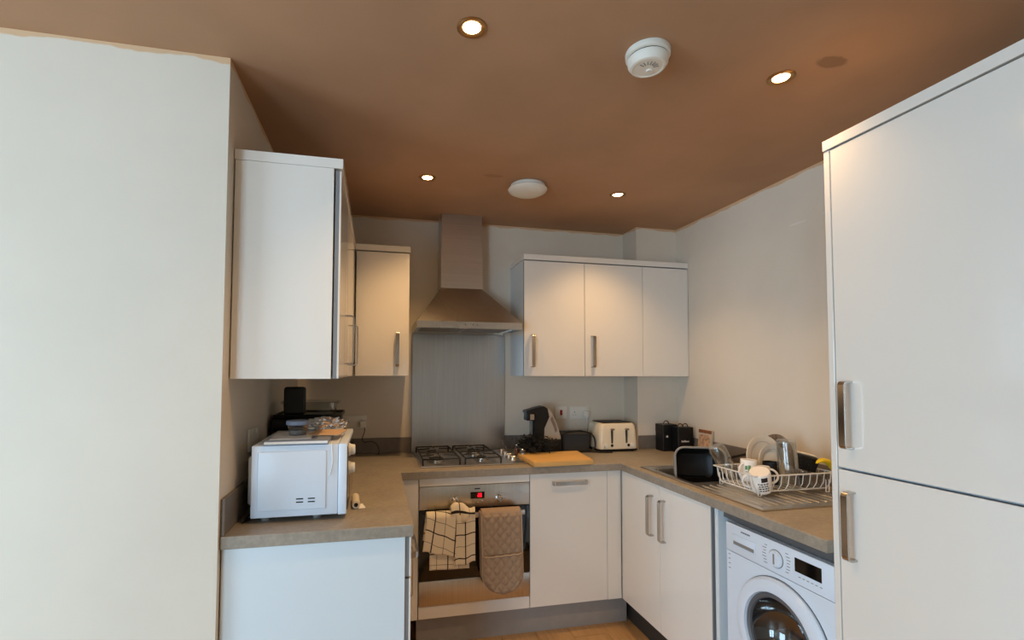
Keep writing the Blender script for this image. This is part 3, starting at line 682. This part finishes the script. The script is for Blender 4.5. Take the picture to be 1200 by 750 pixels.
for v in g.bm.verts:
    n = mnoise.noise(v.co*2.3)*.35+mnoise.noise(v.co*5.1)*.35
    v.co = Vector((.268+v.co.x*.072*(1+n), -1.06+v.co.y*.05*(1+n), mz1+.034+v.co.z*.030*(1+n)))
    v.co.z = max(v.co.z, mz1+.002)
g.obj('wrap', 'foil', t, smooth=False)
t = thing('snack_packet', 'brown snack packet beside the foil on the microwave', 'packet', (.325, -1.02, mz1))
g = G(); bmesh.ops.create_icosphere(g.bm, subdivisions=3, radius=1)
for v in g.bm.verts:
    n = mnoise.noise(v.co*3+Vector((4, 0, 0)))*.25
    v.co = Vector((.322+v.co.x*.018*(1+n), -.965+v.co.y*.03*(1+n), mz1+.022+v.co.z*.020*(1+n))); v.co.z = max(v.co.z, mz1+.002)
g.obj('bag', 'brown', t)

# black machine behind the microwave with glass dish and black carton on it
t = thing('multi_cooker', 'bulky black cooking appliance behind the microwave', 'appliance', (.16, -.70, WT))
G().box(.020, .298, -.86, -.56, WT+.012, 1.16, .02, 3).obj('body', 'black', t)
G().box(.016, .302, -.862, -.558, 1.161, 1.212, .012, 3).obj('lid', 'black', t)
G().box(.10, .215, -.878, -.862, 1.09, 1.135, .006, 2).obj('handle', 'black', t)
G().box(.04, .085, -.863, -.8605, .98, 1.06, .002, 1).obj('badge', 'grey', t)
for x in (.06, .26):
    for y in (-.82, -.6): G().cyl((x, y, WT), .015, .0125).obj('foot', 'black', t)
t = thing('tray', 'thin black baking tray lying on the black appliance', 'tray', (.16, -.70, 1.212))
G().box(.022, .31, -.84, -.58, 1.2135, 1.217, .001, 1).obj('base', 'black', t)
G().tube([(.022, -.84, 1.224), (.31, -.84, 1.224), (.31, -.58, 1.224), (.022, -.58, 1.224)], .004, 6, closed=True).tube([(.022, -.84, 1.217), (.31, -.84, 1.217), (.31, -.58, 1.217), (.022, -.58, 1.217)], .005, 6, closed=True).obj('rim', 'black', t)
t = thing('glass_dish', 'clear glass oven dish on the black tray', 'dish', (.17, -.66, 1.217))
S = lambda x0, x1, y0, y1, r, z: [(a, b, z) for a, b in rrect(x0, x1, y0, y1, r)]
loft(G(), [S(.055, .275, -.775, -.605, .03, 1.2185), S(.045, .285, -.785, -.595, .035, 1.275), S(.040, .290, -.79, -.59, .035, 1.28), S(.042, .288, -.788, -.592, .035, 1.281), S(.049, .281, -.781, -.599, .033, 1.274), S(.059, .271, -.771, -.609, .03, 1.223)]).obj('bowl', 'glass', t)
for x in (.034, .287): G().box(x-.004, x+.010, -.73, -.65, 1.27, 1.282, .004, 2).obj('lug', 'glass', t)
t = thing('black_canister', 'upright matt black box standing on the tray above the appliance', 'box', (.107, -.815, 1.217))
G().box(.062, .155, -.832, -.795, 1.2255, 1.352, .012, 3).obj('case', 'black', t)
G().box(.070, .147, -.8338, -.8318, 1.235, 1.343, .001, 1).obj('front_face', 'black', t)

t = thing('paper_roll', 'small roll of cream paper lying beside the microwave', 'roll', (.395, -1.2, WT))
G().lathe([(.013, 0), (.0145, .001), (.0145, .125), (.013, .126)], (.3985, -1.262, WT+.0150), (-.06, 1, 0), 20).obj('roll_body', 'cream', t)
G().cyl((.3985, -1.2635, WT+.0150), .0075, .002, (0, 1, 0), 14).obj('core', 'dark', t)
G().box(.402, .427, -1.262, -1.20, WT+.0005, WT+.0022, rot=(0, 0, .2)).obj('loose_end', 'paper', t, smooth=False)

# ------------------------------------------------------------------ textiles on the oven door
BARZ, BARY, BARR = .681, -.657, .017
def drape(x_of, z_bot, yoff, zback, dispfn=None, nu=24, nv=60, wave=.0):
    """cloth over the oven bar: v=0 behind, over the bar, v=1 bottom of the front"""
    r = BARR+yoff
    def fn(u, v):
        zb = z_bot(u); L1 = BARZ-zback; L2 = PI*r; L3 = BARZ-zb; T = L1+L2+L3; s_ = v*T
        if s_ < L1: z = zback+s_; y = BARY+r*.8; d = 0
        elif s_ < L1+L2: a = (s_-L1)/r; z = BARZ+r*math.sin(a); y = BARY+r*math.cos(a)*(.8 if a < PI/2 else 1); d = max(0, a/PI-.5)
        else: z = BARZ-(s_-L1-L2); y = BARY-r; d = 1
        f = (BARZ-z)/max(.01, BARZ-zb)
        x = x_of(u, max(0, min(1, f)))
        dd = dispfn(u, z, x) if dispfn else 0
        y -= d*(dd+wave*(.5+.5*math.sin(u*9+f*3))*max(0, f))
        return Vector((x, y, z))
    return fn
lerp = lambda a, b, t: a+(b-a)*t
t = thing('tea_towel', 'cream tea towel with black check hanging on the oven handle', 'tea towel', (.84, BARY, .41))
f = drape(lambda u, v: lerp(lerp(.742, .945, u), lerp(.738, .945, u), v), lambda u: lerp(.425, .420, u), .001, .50, wave=.003)
G().grid(f, 20, 60, lambda u, v: (u*.2, v*.5)).obj('back_layer', 'check', t, solid=.0015)
f = drape(lambda u, v: lerp(lerp(.858, .971, u), lerp(.862, .972, u), v), lambda u: lerp(.435, .455, u)+.004*math.sin(u*9), .008, .55, wave=.005)
G().grid(f, 16, 60, lambda u, v: (u*.11+.03, v*.42+.03)).obj('right_fold', 'check', t, solid=.002)
f = drape(lambda u, v: lerp(lerp(.722, .872, u), lerp(.702, .870, u), v), lambda u: lerp(.525, .487, u)+.003*math.sin(u*12), .013, .56, wave=.006)
G().grid(f, 20, 60, lambda u, v: (u*.155+v*.02+.033, v*.36-u*.035+.055)).obj('left_fold', 'check', t, solid=.002)
def bunch(u, v):
    a = v*PI*1.25-.3; x = lerp(.845, .972, u); hgt = .030*math.exp(-((u-.28)/.33)**2)+.008
    r = .026+.004*math.sin(u*14)+.003*math.sin(v*11+u*7)
    return Vector((x+.012*(v-.5)*math.sin(u*5), BARY-.002+r*math.cos(a), BARZ+.006+(r+hgt)*math.sin(a)-.010*u*max(0, v-.5)))
G().grid(bunch, 20, 16, lambda u, v: (u*.13+.045, v*.09+.02)).obj('gathered_top', 'check', t, solid=.003)

t = thing('oven_glove', 'taupe quilted double oven glove hanging on the oven handle', 'oven glove', (1.11, BARY, .28))
gx0, gx1, gzb = 1.004, 1.214, .285
def gx(shift=0, inset=0):
    def x_of(u, v):
        z = BARZ-v*(BARZ-gzb); half = (gx1-gx0)/2-inset; c = (gx0+gx1)/2+shift+.012*v
        k = (z-gzb-inset)/.095
        if k < 1: half = half*math.sqrt(max(0.0, 1-(1-max(0, k))**2))
        return c+(u*2-1)*max(half, .001)
    return x_of
def quilt(amp, off):
    def dfn(u, z, x):
        p = .054; a = (x*1.2+z)/p; b = (x*1.2-z)/p
        e = min(1, min(u, 1-u)*14)
        return off+amp*(abs(math.sin(PI*a)*math.sin(PI*b))**.45)*e
    return dfn
f = drape(gx(-.008), lambda u: gzb+.006, .001, .33, lambda u, z, x: .001)
G().grid(f, 30, 80).obj('back_mitt', 'quilt', t, solid=.006)
f = drape(gx(), lambda u: gzb, .012, .45, quilt(.0085, .001))
G().grid(f, 48, 150).obj('pad', 'quilt', t, solid=.004)
def pocket(u, v):
    z = lerp(.482-.004*(1-2*u), gzb-.002, v); x = gx(0, -.001)(u, (BARZ-z)/(BARZ-gzb))
    e = min(1, min(u, 1-u)*9)*min(1, (1-v)*8+.1)
    return Vector((x, BARY-BARR-.012-.006-.013*e-quilt(.008, 0)(u, z, x), z))
G().grid(pocket, 48, 70).obj('mitt_pocket', 'quilt', t, solid=.004)
pts = [pocket(u/24, 0)+Vector((0, -.004, 0)) for u in range(1, 24)]
G().tube(pts, .0032, 6).obj('pocket_binding', 'quilttrim', t)
xo = gx(0, -.002); pts = []
for k in range(0, 41): v = k/40; pts.append((xo(0, v), BARY-BARR-.016, BARZ-v*(BARZ-gzb)))
for k in range(40, -1, -1): v = k/40; pts.append((xo(1, v), BARY-BARR-.016, BARZ-v*(BARZ-gzb)))
G().tube(pts, .0038, 6).obj('edge_binding', 'quilttrim', t)

# ------------------------------------------------------------------ back worktop clutter
t = thing('chopping_board', 'thick oak chopping board lying beside the hob', 'chopping board', (1.46, -.47, WT))
poly = [(1.298, -.652), (1.648, -.640), (1.690, -.325), (1.300, -.335)]
g = G(); loft(g, [[(x, y, WT+.0015) for x, y in poly], [(x, y, WT+.027) for x, y in poly]])
bmesh.ops.bevel(g.bm, geom=list(g.bm.edges), offset=.003, segments=2, affect='EDGES')
g.obj('board', 'wood', t)

t = thing('soda_maker', 'black and grey drinks maker with a tall tapering tower', 'drinks maker', (1.50, -.16, WT))
# side profile in (x, z): tower leans, head reaches left, grey shell at the back right
G().prism([(1.435, WT+.02), (1.500, WT+.02), (1.502, 1.07), (1.535, 1.14), (1.523, 1.195), (1.500, 1.208), (1.45, 1.198), (1.385, 1.180), (1.384, 1.165), (1.444, 1.162)], 'y', -.245, -.165).obj('tower', 'black', t)
g = G().prism([(1.503, 1.00), (1.500, 1.07), (1.534, 1.141), (1.524, 1.192), (1.545, 1.180), (1.585, 1.105), (1.612, 1.02), (1.615, .995)], 'y', -.238, -.172)
g.obj('shell', 'sodagrey', t)
G().prism([(1.556, 1.145), (1.578, 1.10), (1.590, 1.055), (1.578, 1.040), (1.566, 1.08), (1.545, 1.125)], 'y', -.2405, -.2375).obj('shell_groove', mat('brown_grey', (122, 108, 94), .5), t)
G().box(1.388, 1.444, -.240, -.170, 1.118, 1.168, .006, 2).obj('nozzle_head', 'black', t)
G().box(1.408, 1.438, -.2435, -.2395, 1.122, 1.160, .002, 1).obj('chrome_plate', 'chrome', t)
G().box(1.420, 1.436, -.215, -.19, 1.0, 1.12, .004, 2).obj('carbonating_tube', 'grey', t)
G().box(1.445, 1.622, -.245, -.155, WT+.001, 1.0, .012, 3).obj('base', 'black', t)

t = thing('dark_plant', 'bushy near-black dried plant beside the hob', 'plant', (1.41, -.33, WT))
G().lathe([(.028, 0), (.036, .045), (.038, .05), (.034, .05), (.032, .042), (.001, .042)], (1.40, -.285, WT+.001), seg=24, cap1=False).obj('pot', 'black', t)
random.seed(11)
g, st = G(), G()
for k in range(95):
    a = random.uniform(0, 2*PI); R_ = random.uniform(.03, .125); hgt = random.uniform(.012, .085) if R_ > .06 else random.uniform(.04, .10)
    p0 = Vector((1.40, -.290, WT+.045)); p2 = Vector((1.415+R_*1.1*math.cos(a), -.345+R_*math.sin(a)*.75, WT+.022+hgt))
    if k in (5, 21, 40): p2 = Vector((1.33+.035*(k//20), -.35, WT+.135))
    p1 = (p0+p2)/2+Vector((0, 0, .02))
    st.tube([p0, p1, p2], .0016, 4, smooth=3)
    for j in range(14):
        f_ = random.uniform(.3, 1.05); c = p0.lerp(p2, f_)+Vector((random.gauss(0, .008), random.gauss(0, .008), random.gauss(0, .007)+.014*math.sin(f_*PI)))
        d = Vector((random.gauss(0, 1), random.gauss(0, 1), random.gauss(.2, .7))).normalized(); s_ = d.orthogonal().normalized(); L_ = random.uniform(.014, .027); W_ = L_*.40
        nrm = d.cross(s_)*L_*.15
        pts = [c-d*L_*.5, c+s_*W_*.5+nrm, c+d*L_*.5, c-s_*W_*.5+nrm]
        zlim = WT+.030 if (c.x > 1.28 and c.y < -.325) else WT+.003
        if min(p.z for p in pts) < zlim: continue
        vs_ = [g.bm.verts.new(p) for p in pts]; g.bm.faces.new(vs_[:3]); g.bm.faces.new((vs_[0], vs_[2], vs_[3]))
fo = g.obj('foliage', 'leaf', t, smooth=False); fo['kind'] = 'stuff'
so = st.obj('stems', 'leaf', t); so['kind'] = 'stuff'

t = thing('storage_box', 'low dark grey fabric box against the back wall', 'box', (1.735, -.13, WT))
loft(G(), [S(1.645, 1.832, -.20, -.06, .02, WT+.001), S(1.637, 1.838, -.207, -.053, .022, 1.018), S(1.645, 1.83, -.20, -.06, .02, 1.024)]).obj('body', 'fabric', t)
G().box(1.632, 1.843, -.212, -.048, 1.020, 1.028, .003, 1).obj('lid', 'fabric', t)
tag(G().tube([(1.62, -.21, .935), (1.625, -.22, 1.015), (1.66, -.222, 1.035), (1.74, -.224, 1.043), (1.81, -.222, 1.033), (1.846, -.224, 1.005), (1.856, -.226, .96), (1.848, -.23, .93), (1.82, -.23, .9215), (1.72, -.235, .918), (1.64, -.25, .9165), (1.70, -.26, .9165), (1.80, -.25, .9165), (1.86, -.285, .9165), (1.94, -.30, .9165)], .0048, 8, smooth=8).obj('cable', 'black'), 'thick black cable looped over the dark grey box', 'cable')
# small clutter at the right end of the hob
t = thing('spice_jar', 'small glass spice jar with a metal lid beside the hob', 'jar', (1.318, -.375, WT))
G().lathe([(.016, 0), (.017, .004), (.017, .040), (.014, .046)], (1.318, -.375, WT+.001), seg=20, cap1=False).obj('jar', 'glass', t)
G().lathe([(.012, 0), (.014, .002), (.014, .025), (.012, .026)], (1.318, -.375, WT+.003), seg=16).obj('contents', 'cream', t)
G().cyl((1.318, -.375, WT+.047), .0165, .014, seg=20, bev=.0015).obj('lid', 'chrome', t)
t = thing('spice_jar', 'second glass jar with dark contents nearer the splashback', 'jar', (1.322, -.245, WT))
G().lathe([(.018, 0), (.019, .004), (.019, .050), (.015, .056)], (1.322, -.245, WT+.001), seg=20, cap1=False).obj('jar', 'glass', t)
G().lathe([(.014, 0), (.016, .002), (.016, .036), (.014, .037)], (1.322, -.245, WT+.003), seg=16).obj('contents', 'brown', t)
G().cyl((1.322, -.245, WT+.057), .018, .014, seg=20, bev=.0015).obj('lid', 'chrome', t)
t = thing('tongs', 'metal kitchen tongs leaning across the right edge of the hob', 'tongs', (1.27, -.15, WT))
G().strap([(1.290, -.15, WT+.012), (1.27, -.145, .950), (1.235, -.14, .992)], (0, 1, 0), .014, .002).obj('arm', 'chrome', t)
G().strap([(1.290, -.15, WT+.016), (1.272, -.16, .958), (1.245, -.165, 1.0)], (0, 1, 0), .014, .002).obj('arm', 'chrome', t)

# toaster
t = thing('toaster', 'cream four-slice toaster with two metal levers', 'toaster', (1.99, -.17, WT))
x0, x1, y0, y1 = 1.868, 2.140, -.268, -.055
def TS(ins, z, r=.03): return [(a, b, z) for a, b in rrect(x0+ins, x1-ins, y0+ins*.8, y1-ins*.8, r)]
G().box(x0+.004, x1-.004, y0+.004, y1-.004, WT+.006, WT+.018, .004, 2).obj('base', 'black', t)
for x in (x0+.03, x1-.03):
    for y in (y0+.03, y1-.03): G().cyl((x, y, WT), .01, .0065).obj('foot', 'black', t)
loft(G(), [TS(.000, WT+.0185), TS(0, WT+.05), TS(.004, WT+.12), TS(.010, WT+.165), TS(.018, WT+.178), TS(.030, WT+.182)]).obj('shell', 'cream', t)
tp = G().box(x0+.036, x1-.036, y0+.028, y1-.028, WT+.1822, WT+.188, .003, 2).obj('top_plate', 'black', t)
for k in range(2):
    for j in range(2):
        xa = x0+.045+k*.095
        G().box(xa, xa+.085, y0+.045+j*.07, y0+.072+j*.07, WT+.1875, WT+.1885).obj('slot', 'dark', tp)
for x in (x0+.085, x1-.085):
    sl = G().box(x-.005, x+.005, y0-.0015, y0+.006, WT+.055, WT+.145, .002, 1).obj('lever_slot', 'dark', t)
    G().box(x-.013, x+.013, y0-.016, y0-.001, WT+.140, WT+.152, .003, 2).obj('lever', 'chrome', sl)
    G().box(x+.006, x+.0075, y0-.002, y0, WT+.06, WT+.14).obj('chrome_strip', 'chrome', sl)
for x in (x0+.042, x1-.042):
    G().lathe([(.014, 0), (.014, .008), (.012, .011)], (x, y0, WT+.042), (0, -1, 0), 20).obj('dial', 'whiteplastic', t)
for x in (x0+.085, x1-.07): G().cyl((x, y0+.0005, WT+.042), .009, .003, (0, -1, 0), 16).obj('button', 'black', t)

# black gift boxes and card
def gift(label, x0, x1, y0, y1, h, writing=False, n=1):
    t = thing('gift_box', label, 'box', ((x0+x1)/2, (y0+y1)/2, WT), 'black gift boxes in the corner')
    b = G().box(x0, x1, y0, y1, WT+.001, WT+h, .002, 1).obj('carton', 'black', t)
    G().box(x0-.001, x1+.001, y0-.001, y1+.001, WT+h-.05, WT+h+.001, .002, 1).obj('lid', 'black', t)
    for k in range(n):
        xc = lerp(x0, x1, (k+1)/(n+1))
        G().tube([(xc+.020*math.cos(a), (y0+y1)/2, WT+h-.002+.024*math.sin(a)) for a in [PI*i/10 for i in range(11)]], .003, 6).obj('cord_handle', 'black', t)
    if writing:
        g = G(); xc = (x0+x1)/2-.008
        for k in range(7):
            hh = .012 if k in (0, 2, 3) else .008
            g.box(xc-.024+k*.008, xc-.0185+k*.008, y0-.0022, y0-.0015, WT+h*.42, WT+h*.42+hh)
        g.obj('lettering', 'whiteprint', t, smooth=False)
    else:
        G().cyl((x0+.028, y0-.0012, WT+h*.56), .007, .0012, (0, -1, 0), 14).obj('logo_dot', 'whiteprint', t)
gift('black gift box with a pale round logo, further from the sink', 2.292, 2.395, -.315, -.225, .172)
gift('black gift box with pale lettering, in front of the other', 2.355, 2.464, -.385, -.320, .160, True, 2)
t = thing('picture_card', 'small cream picture card leaning on the right wall', 'card', (2.465, -.50, WT))
rm = Matrix.Translation((2.457, -.475, WT+.001))@Euler((0, math.radians(6), math.radians(0))).to_matrix().to_4x4()
G().box(0, .016, -.075, .045, .0025, .155, .001, 1).xform(rm).obj('sleeve', 'cardbox', t)
G().box(-.0012, 0, -.068, .038, .035, .125).xform(rm).obj('picture', mat('floral_print', (198, 160, 128), .6, var=.5, scale=45), t, smooth=False)
G().box(-.0013, 0, -.075, .045, .135, .155).xform(rm).obj('title_band', 'brown', t, smooth=False)

# ------------------------------------------------------------------ sink, drainer
t = thing('sink', 'stainless steel inset sink with ribbed drainer', 'sink', (2.11, -1.18, WT-.15))
X0, X1, Y0, Y1 = 1.866, 2.37, -1.612, -.762
g = G()
zs = WT+.0035
gx_ = [X0, sx0+.012, sx1-.012, X1]; gy_ = [Y0, sy0+.012, sy1-.012, Y1]
for i in range(3):
    for j in range(3):
        if i == 1 and j == 1: continue
        g.box(gx_[i], gx_[i+1], gy_[j], gy_[j+1], WT+.0005, zs)
bmesh.ops.remove_doubles(g.bm, verts=g.bm.verts, dist=1e-5)
g.obj('deck', 'steel', t, smooth=False)
g = G(); bx0, bx1, by0, by1 = sx0+.012, sx1-.012, sy0+.012, sy1-.012
loft(g, [S(bx0, bx1, by0, by1, .03, zs), S(bx0+.004, bx1-.004, by0+.004, by1-.004, .04, zs-.02), S(bx0+.012, bx1-.012, by0+.012, by1-.012, .05, zs-.14), S(bx0+.04, bx1-.04, by0+.04, by1-.04, .05, zs-.155)], cap0=False)
g.obj('bowl', 'steel', t)
G().tube([(X0, Y0, zs), (X1, Y0, zs), (X1, Y1, zs), (X0, Y1, zs)], .003, 6, closed=True).obj('raised_edge', 'steel', t)
for k in range(12):
    x = 1.905+k*.038
    G().tube([(x, -1.565, zs), (x, -1.22, zs)], .0032, 6).obj('drainer_rib', 'steel', t)
G().cyl((2.08, -1.0, zs-.1545), .035, .002).obj('plughole', 'dark', t)

# washing-up bowl tipped on its side in the sink: grey outside, black inside, mouth towards the room
t = thing('washing_up_bowl', 'black washing-up bowl standing on its side in the sink', 'bowl', (2.03, -.98, WT))
def WB(x0, x1, z0, z1, r, y): return [(a, y, b) for a, b in rrect(x0, x1, z0, z1, r, 8)]
bx0, bx1, bz0, bz1 = -.120, .120, 0, .180
rm = Matrix.Translation((2.030, -1.045, WT-.038))@Euler((math.radians(-7), 0, math.radians(-20))).to_matrix().to_4x4()
loft(G(), [WB(bx0, bx1, bz0, bz1, .045, .0), WB(bx0+.008, bx1-.008, bz0+.006, bz1-.006, .045, .06), WB(bx0+.022, bx1-.022, bz0+.018, bz1-.018, .04, .125), WB(bx0+.04, bx1-.04, bz0+.03, bz1-.03, .03, .135)], cap0=False).xform(rm).obj('outer_shell', 'grey', t, solid=.0025)
loft(G(), [WB(bx0+.006, bx1-.006, bz0+.006, bz1-.006, .040, -.001), WB(bx0+.014, bx1-.014, bz0+.012, bz1-.012, .04, .06), WB(bx0+.028, bx1-.028, bz0+.024, bz1-.024, .035, .115), WB(bx0+.046, bx1-.046, bz0+.036, bz1-.036, .025, .125)], cap0=False).xform(rm).obj('inner_face', 'black', t)
g = G(); rp = [(a, -.001, b) for a, b in rrect(bx0, bx1, bz0, bz1, .045, 8)]
g.tube(rp, .0055, 6, closed=True).xform(rm).obj('rim', 'grey', t)

# ------------------------------------------------------------------ dish rack and crockery
RX0_, RX1_, RY0_, RY1_ = 1.975, 2.375, -1.455, -1.205
rz0, rz1 = WT+.022, 1.0
t = thing('dish_rack', 'white wire dish rack standing on the drainer', 'dish rack', (2.17, -1.33, WT))
G().tube([(RX0_, RY0_, rz1), (RX1_, RY0_, rz1), (RX1_, RY1_, rz1), (RX0_, RY1_, rz1)], .0032, 8, closed=True).obj('top_rim', 'wire', t)
bi = .022
G().tube([(RX0_+bi, RY0_+bi, rz0), (RX1_-bi, RY0_+bi, rz0), (RX1_-bi, RY1_-bi, rz0), (RX0_+bi, RY1_-bi, rz0)], .0028, 8, closed=True).obj('bottom_rim', 'wire', t)
for k in range(11):
    x = lerp(RX0_+bi, RX1_-bi, k/10)
    G().tube([(x, RY0_, rz1), (x, RY0_+.006, .96), (x, RY0_+bi, rz0+.004), (x, RY0_+bi+.01, rz0), (x, RY1_-bi-.01, rz0), (x, RY1_-bi, rz0+.004), (x, RY1_-.006, .96), (x, RY1_, rz1)], .0018, 6).obj('wire', 'wire', t)
for k in range(8):
    y = lerp(RY0_+bi, RY1_-bi, k/7)
    for xa, s_ in ((RX0_, 1), (RX1_, -1)): G().tube([(xa, y, rz1), (xa+s_*.006, y, .96), (xa+s_*bi, y, rz0)], .0018, 6).obj('wire', 'wire', t)
for x in (RX0_+.03, RX1_-.03):
    for y in (RY0_+.012, RY1_-.012): G().tube([(x-.008, y, rz1-.03), (x-.008, y, zs+.004), (x, y, zs+.0035), (x+.008, y, zs+.004), (x+.008, y, rz1-.03)], .0024, 6).obj('leg', 'wire', t)

def mug(name, label, loc, rot, r=.041, h=.092, hand=0.0, deco=None, upturned=False):
    t = thing(name, label, 'mug', loc)
    m = Matrix.Translation(loc)@Euler(rot).to_matrix().to_4x4()
    fl = Matrix.Translation((0, 0, h))@Matrix.Rotation(PI, 4, 'X') if upturned else Matrix.Identity(4)
    G().lathe([(.001, .004), (r-.006, .004), (r-.0035, .01), (r-.0035, h), (r-.001, h+.0015), (r, h), (r, .006), (r-.004, 0), (.001, 0)], seg=40, cap0=False, cap1=False).xform(m@fl).obj('cup', 'mug', t)
    pts = []
    for k in range(13):
        a = -PI/2+PI*k/12; pts.append((r-.004+.03*math.cos(a), 0, h*.5+.030*math.sin(a)))
    G().tube(pts, .0048, 8).xform(m@Matrix.Rotation(hand, 4, 'Z')).obj('ear', 'mug', t)
    if deco:
        for (a0, a1, z0, z1, mm, nm) in deco:
            g = G(); n = max(2, int((a1-a0)/.12))
            g.grid(lambda u, v: Vector(((r+.0006)*math.cos(lerp(a0, a1, u)), (r+.0006)*math.sin(lerp(a0, a1, u)), lerp(z0, z1, v))), n, 1).xform(m).obj(nm, mm, t, smooth=True)
    return t
deco = [(-2.25, -1.65, .056, .076, 'print', 'motif')]
random.seed(5)
for row in range(4):
    a = -2.6+.04*row
    for k in range(4):
        w_ = random.uniform(.13, .22); deco.append((a, a+w_, .044-row*.0105, .0495-row*.0105, 'print', 'lettering')); a += w_+.06
mug('mug', 'white mug with black motif and lettering tipped at the front of the rack', (2.040, -1.415, .940), (math.radians(14), math.radians(-20), 0), hand=2.55, deco=deco, r=.041, h=.084, upturned=True)
mug('mug', 'plain white mug half hidden behind the lettered mug, ear to the right', (2.100, -1.360, .942), (0, math.radians(-4), 0), hand=-.8, r=.030, h=.075)
mug('mug', 'white mug with a green print standing behind the lettered mug', (2.074, -1.302, .948), (0, math.radians(3), 0), hand=PI+.2, r=.034, h=.090,
    deco=[(-2.7, -2.4, .050, .067, 'greenprint', 'motif'), (-2.35, -2.05, .046, .070, 'greenprint', 'motif'), (-2.6, -2.1, .040, .043, 'greenprint', 'motif')])
t = thing('glass_bottle', 'clear glass bottle lying tilted at the left of the rack', 'bottle', (2.0, -1.25, .95))
m = Matrix.Translation((2.037, -1.242, .962))@Euler((math.radians(-8), math.radians(-27), 0)).to_matrix().to_4x4()
G().lathe([(.013, -.03), (.013, .0), (.027, .025), (.036, .045), (.037, .125), (.031, .145), (.001, .150)], seg=32, cap0=False).xform(m).obj('body', 'glass', t)
G().lathe([(.0145, -.032), (.0145, -.018), (.012, -.016)], seg=24, cap0=False, cap1=False).xform(m).obj('lip', 'glass', t)
def plate(label, c, r, rot, mm='china', grp='plates standing in the rack'):
    t = thing('plate', label, 'plate', c, grp)
    m = Matrix.Translation(c)@Euler(rot).to_matrix().to_4x4()
    G().lathe([(.001, 0), (r*.58, 0), (r*.66, .006), (r, .015), (r, .0185), (r*.66, .010), (r*.57, .004), (.001, .004)], seg=56, cap0=False, cap1=False).xform(m).obj('dish', mm, t)
    G().lathe([(r*.70, .0125), (r*.72, .0128)], seg=56, cap0=False, cap1=False).xform(m).obj('rim_line', 'quilttrim', t)
plate('large cream plate standing upright at the back of the rack', (2.195, -1.248, 1.036), .100, (math.radians(82), 0, math.radians(3)))
plate('smaller cream plate leaning in front of the large plate', (2.215, -1.282, 1.020), .080, (math.radians(80), 0, math.radians(0)))
plate('dark speckled plate standing behind the tall clear glass', (2.285, -1.222, 1.036), .100, (math.radians(84), 0, math.radians(3)), mat('speckled_glaze', (150, 130, 112), .3, var=.45, scale=70))
t = thing('tall_glass', 'tall clear fluted tumbler upside down at the front of the rack', 'glass', (2.185, -1.405, .935))
m = Matrix.Translation((2.186, -1.408, .936))@Euler((0, math.radians(-4), 0)).to_matrix().to_4x4()
pr = []
G().lathe([(.043, 0), (.0425, .01), (.040, .05), (.036, .195), (.034, .202), (.001, .203)], seg=36, cap0=False).xform(m).obj('wall', 'glass', t)
G().lathe([(.0400, .002), (.037, .05), (.033, .190), (.001, .192)], seg=36, cap0=False).xform(m).obj('inner_wall', 'glass', t)
for k in range(12):
    a = 2*PI*k/12
    G().tube([(.0405*math.cos(a), .0405*math.sin(a), .05), (.0365*math.cos(a), .0365*math.sin(a), .19)], .0015, 5).xform(m).obj('flute', 'glass', t)
t = thing('black_cup', 'black plastic cup behind the tall clear glass', 'cup', (2.155, -1.37, .935))
G().lathe([(.001, .003), (.026, .003), (.031, .095), (.033, .095), (.029, .0), (.001, 0)], (2.166, -1.332, .936), seg=28, cap0=False, cap1=False).obj('cup_wall', 'black', t)
t = thing('grater', 'black ridged box grater lying across the back of the rack', 'grater', (2.30, -1.36, 1.0))
m = Matrix.Translation((2.293, -1.372, 1.037))@Euler((math.radians(12), math.radians(14), math.radians(-6))).to_matrix().to_4x4()
G().box(-.055, .060, -.022, .022, -.034, .030, .005, 2).xform(m).obj('block', 'black', t)
for r in range(4):
    for c in range(7):
        G().lathe([(.0045, 0), (.003, .002), (.001, .0025)], (-.042+c*.014, -.022, -.022+r*.014), (0, -1, 0), 8).xform(m).obj('stud', 'iron', t)
G().box(-.045, .055, -.004, .022, .0305, .036, .002, 1).xform(m).obj('pale_strip', 'cream', t)
t = thing('frying_pan', 'dark frying pan with a long thin handle behind the mugs', 'pan', (2.35, -1.0, .93))
G().lathe([(.001, .002), (.060, .002), (.075, .03), (.077, .03), (.062, 0), (.001, 0)], (2.395, -.70, WT+.001), seg=40, cap0=False, cap1=False).obj('pan', 'black', t)
G().strap([(2.392, -.772, WT+.028), (2.385, -.85, WT+.055), (2.372, -.98, WT+.095), (2.36, -1.07, WT+.115), (2.345, -1.19, WT+.130)], (1, 0, .2), .020, .012).obj('handle', 'black', t)
t = thing('clear_tub', 'clear plastic food tub lying in the rack beside the tall glass', 'tub', (2.30, -1.40, .935))
loft(G(), [S(2.245, 2.362, -1.432, -1.33, .016, .936), S(2.240, 2.366, -1.436, -1.325, .018, .986), S(2.236, 2.369, -1.440, -1.321, .018, .990)], cap1=False).obj('tub_wall', 'plastic_clear', t, solid=.0015)
t = thing('small_glass', 'small clear tumbler inside the clear plastic tub', 'glass', (2.27, -1.39, .938))
G().lathe([(.001, 0), (.022, 0), (.026, .055), (.0245, .055), (.0205, .004), (.001, .004)], (2.272, -1.392, .939), seg=28, cap0=False, cap1=False).obj('wall', 'glass', t)
t = thing('yellow_utensil', 'bright yellow curved utensil at the right end of the dish rack', 'utensil', (2.36, -1.40, .99))
def ban(u, v):
    a = lerp(.25, 2.2, u); c = Vector((2.345+.055*math.cos(a), -1.422, .985+.062*math.sin(a))); th = .004+.016*math.sin(PI*min(1, u*.9+.08)); b = v*2*PI
    rad = Vector((math.cos(a), 0, math.sin(a)))
    return c+rad*th*.55*math.cos(b)+Vector((0, 1, 0))*th*math.sin(b)
G().grid(ban, 24, 14).obj('blade', 'yellow', t)
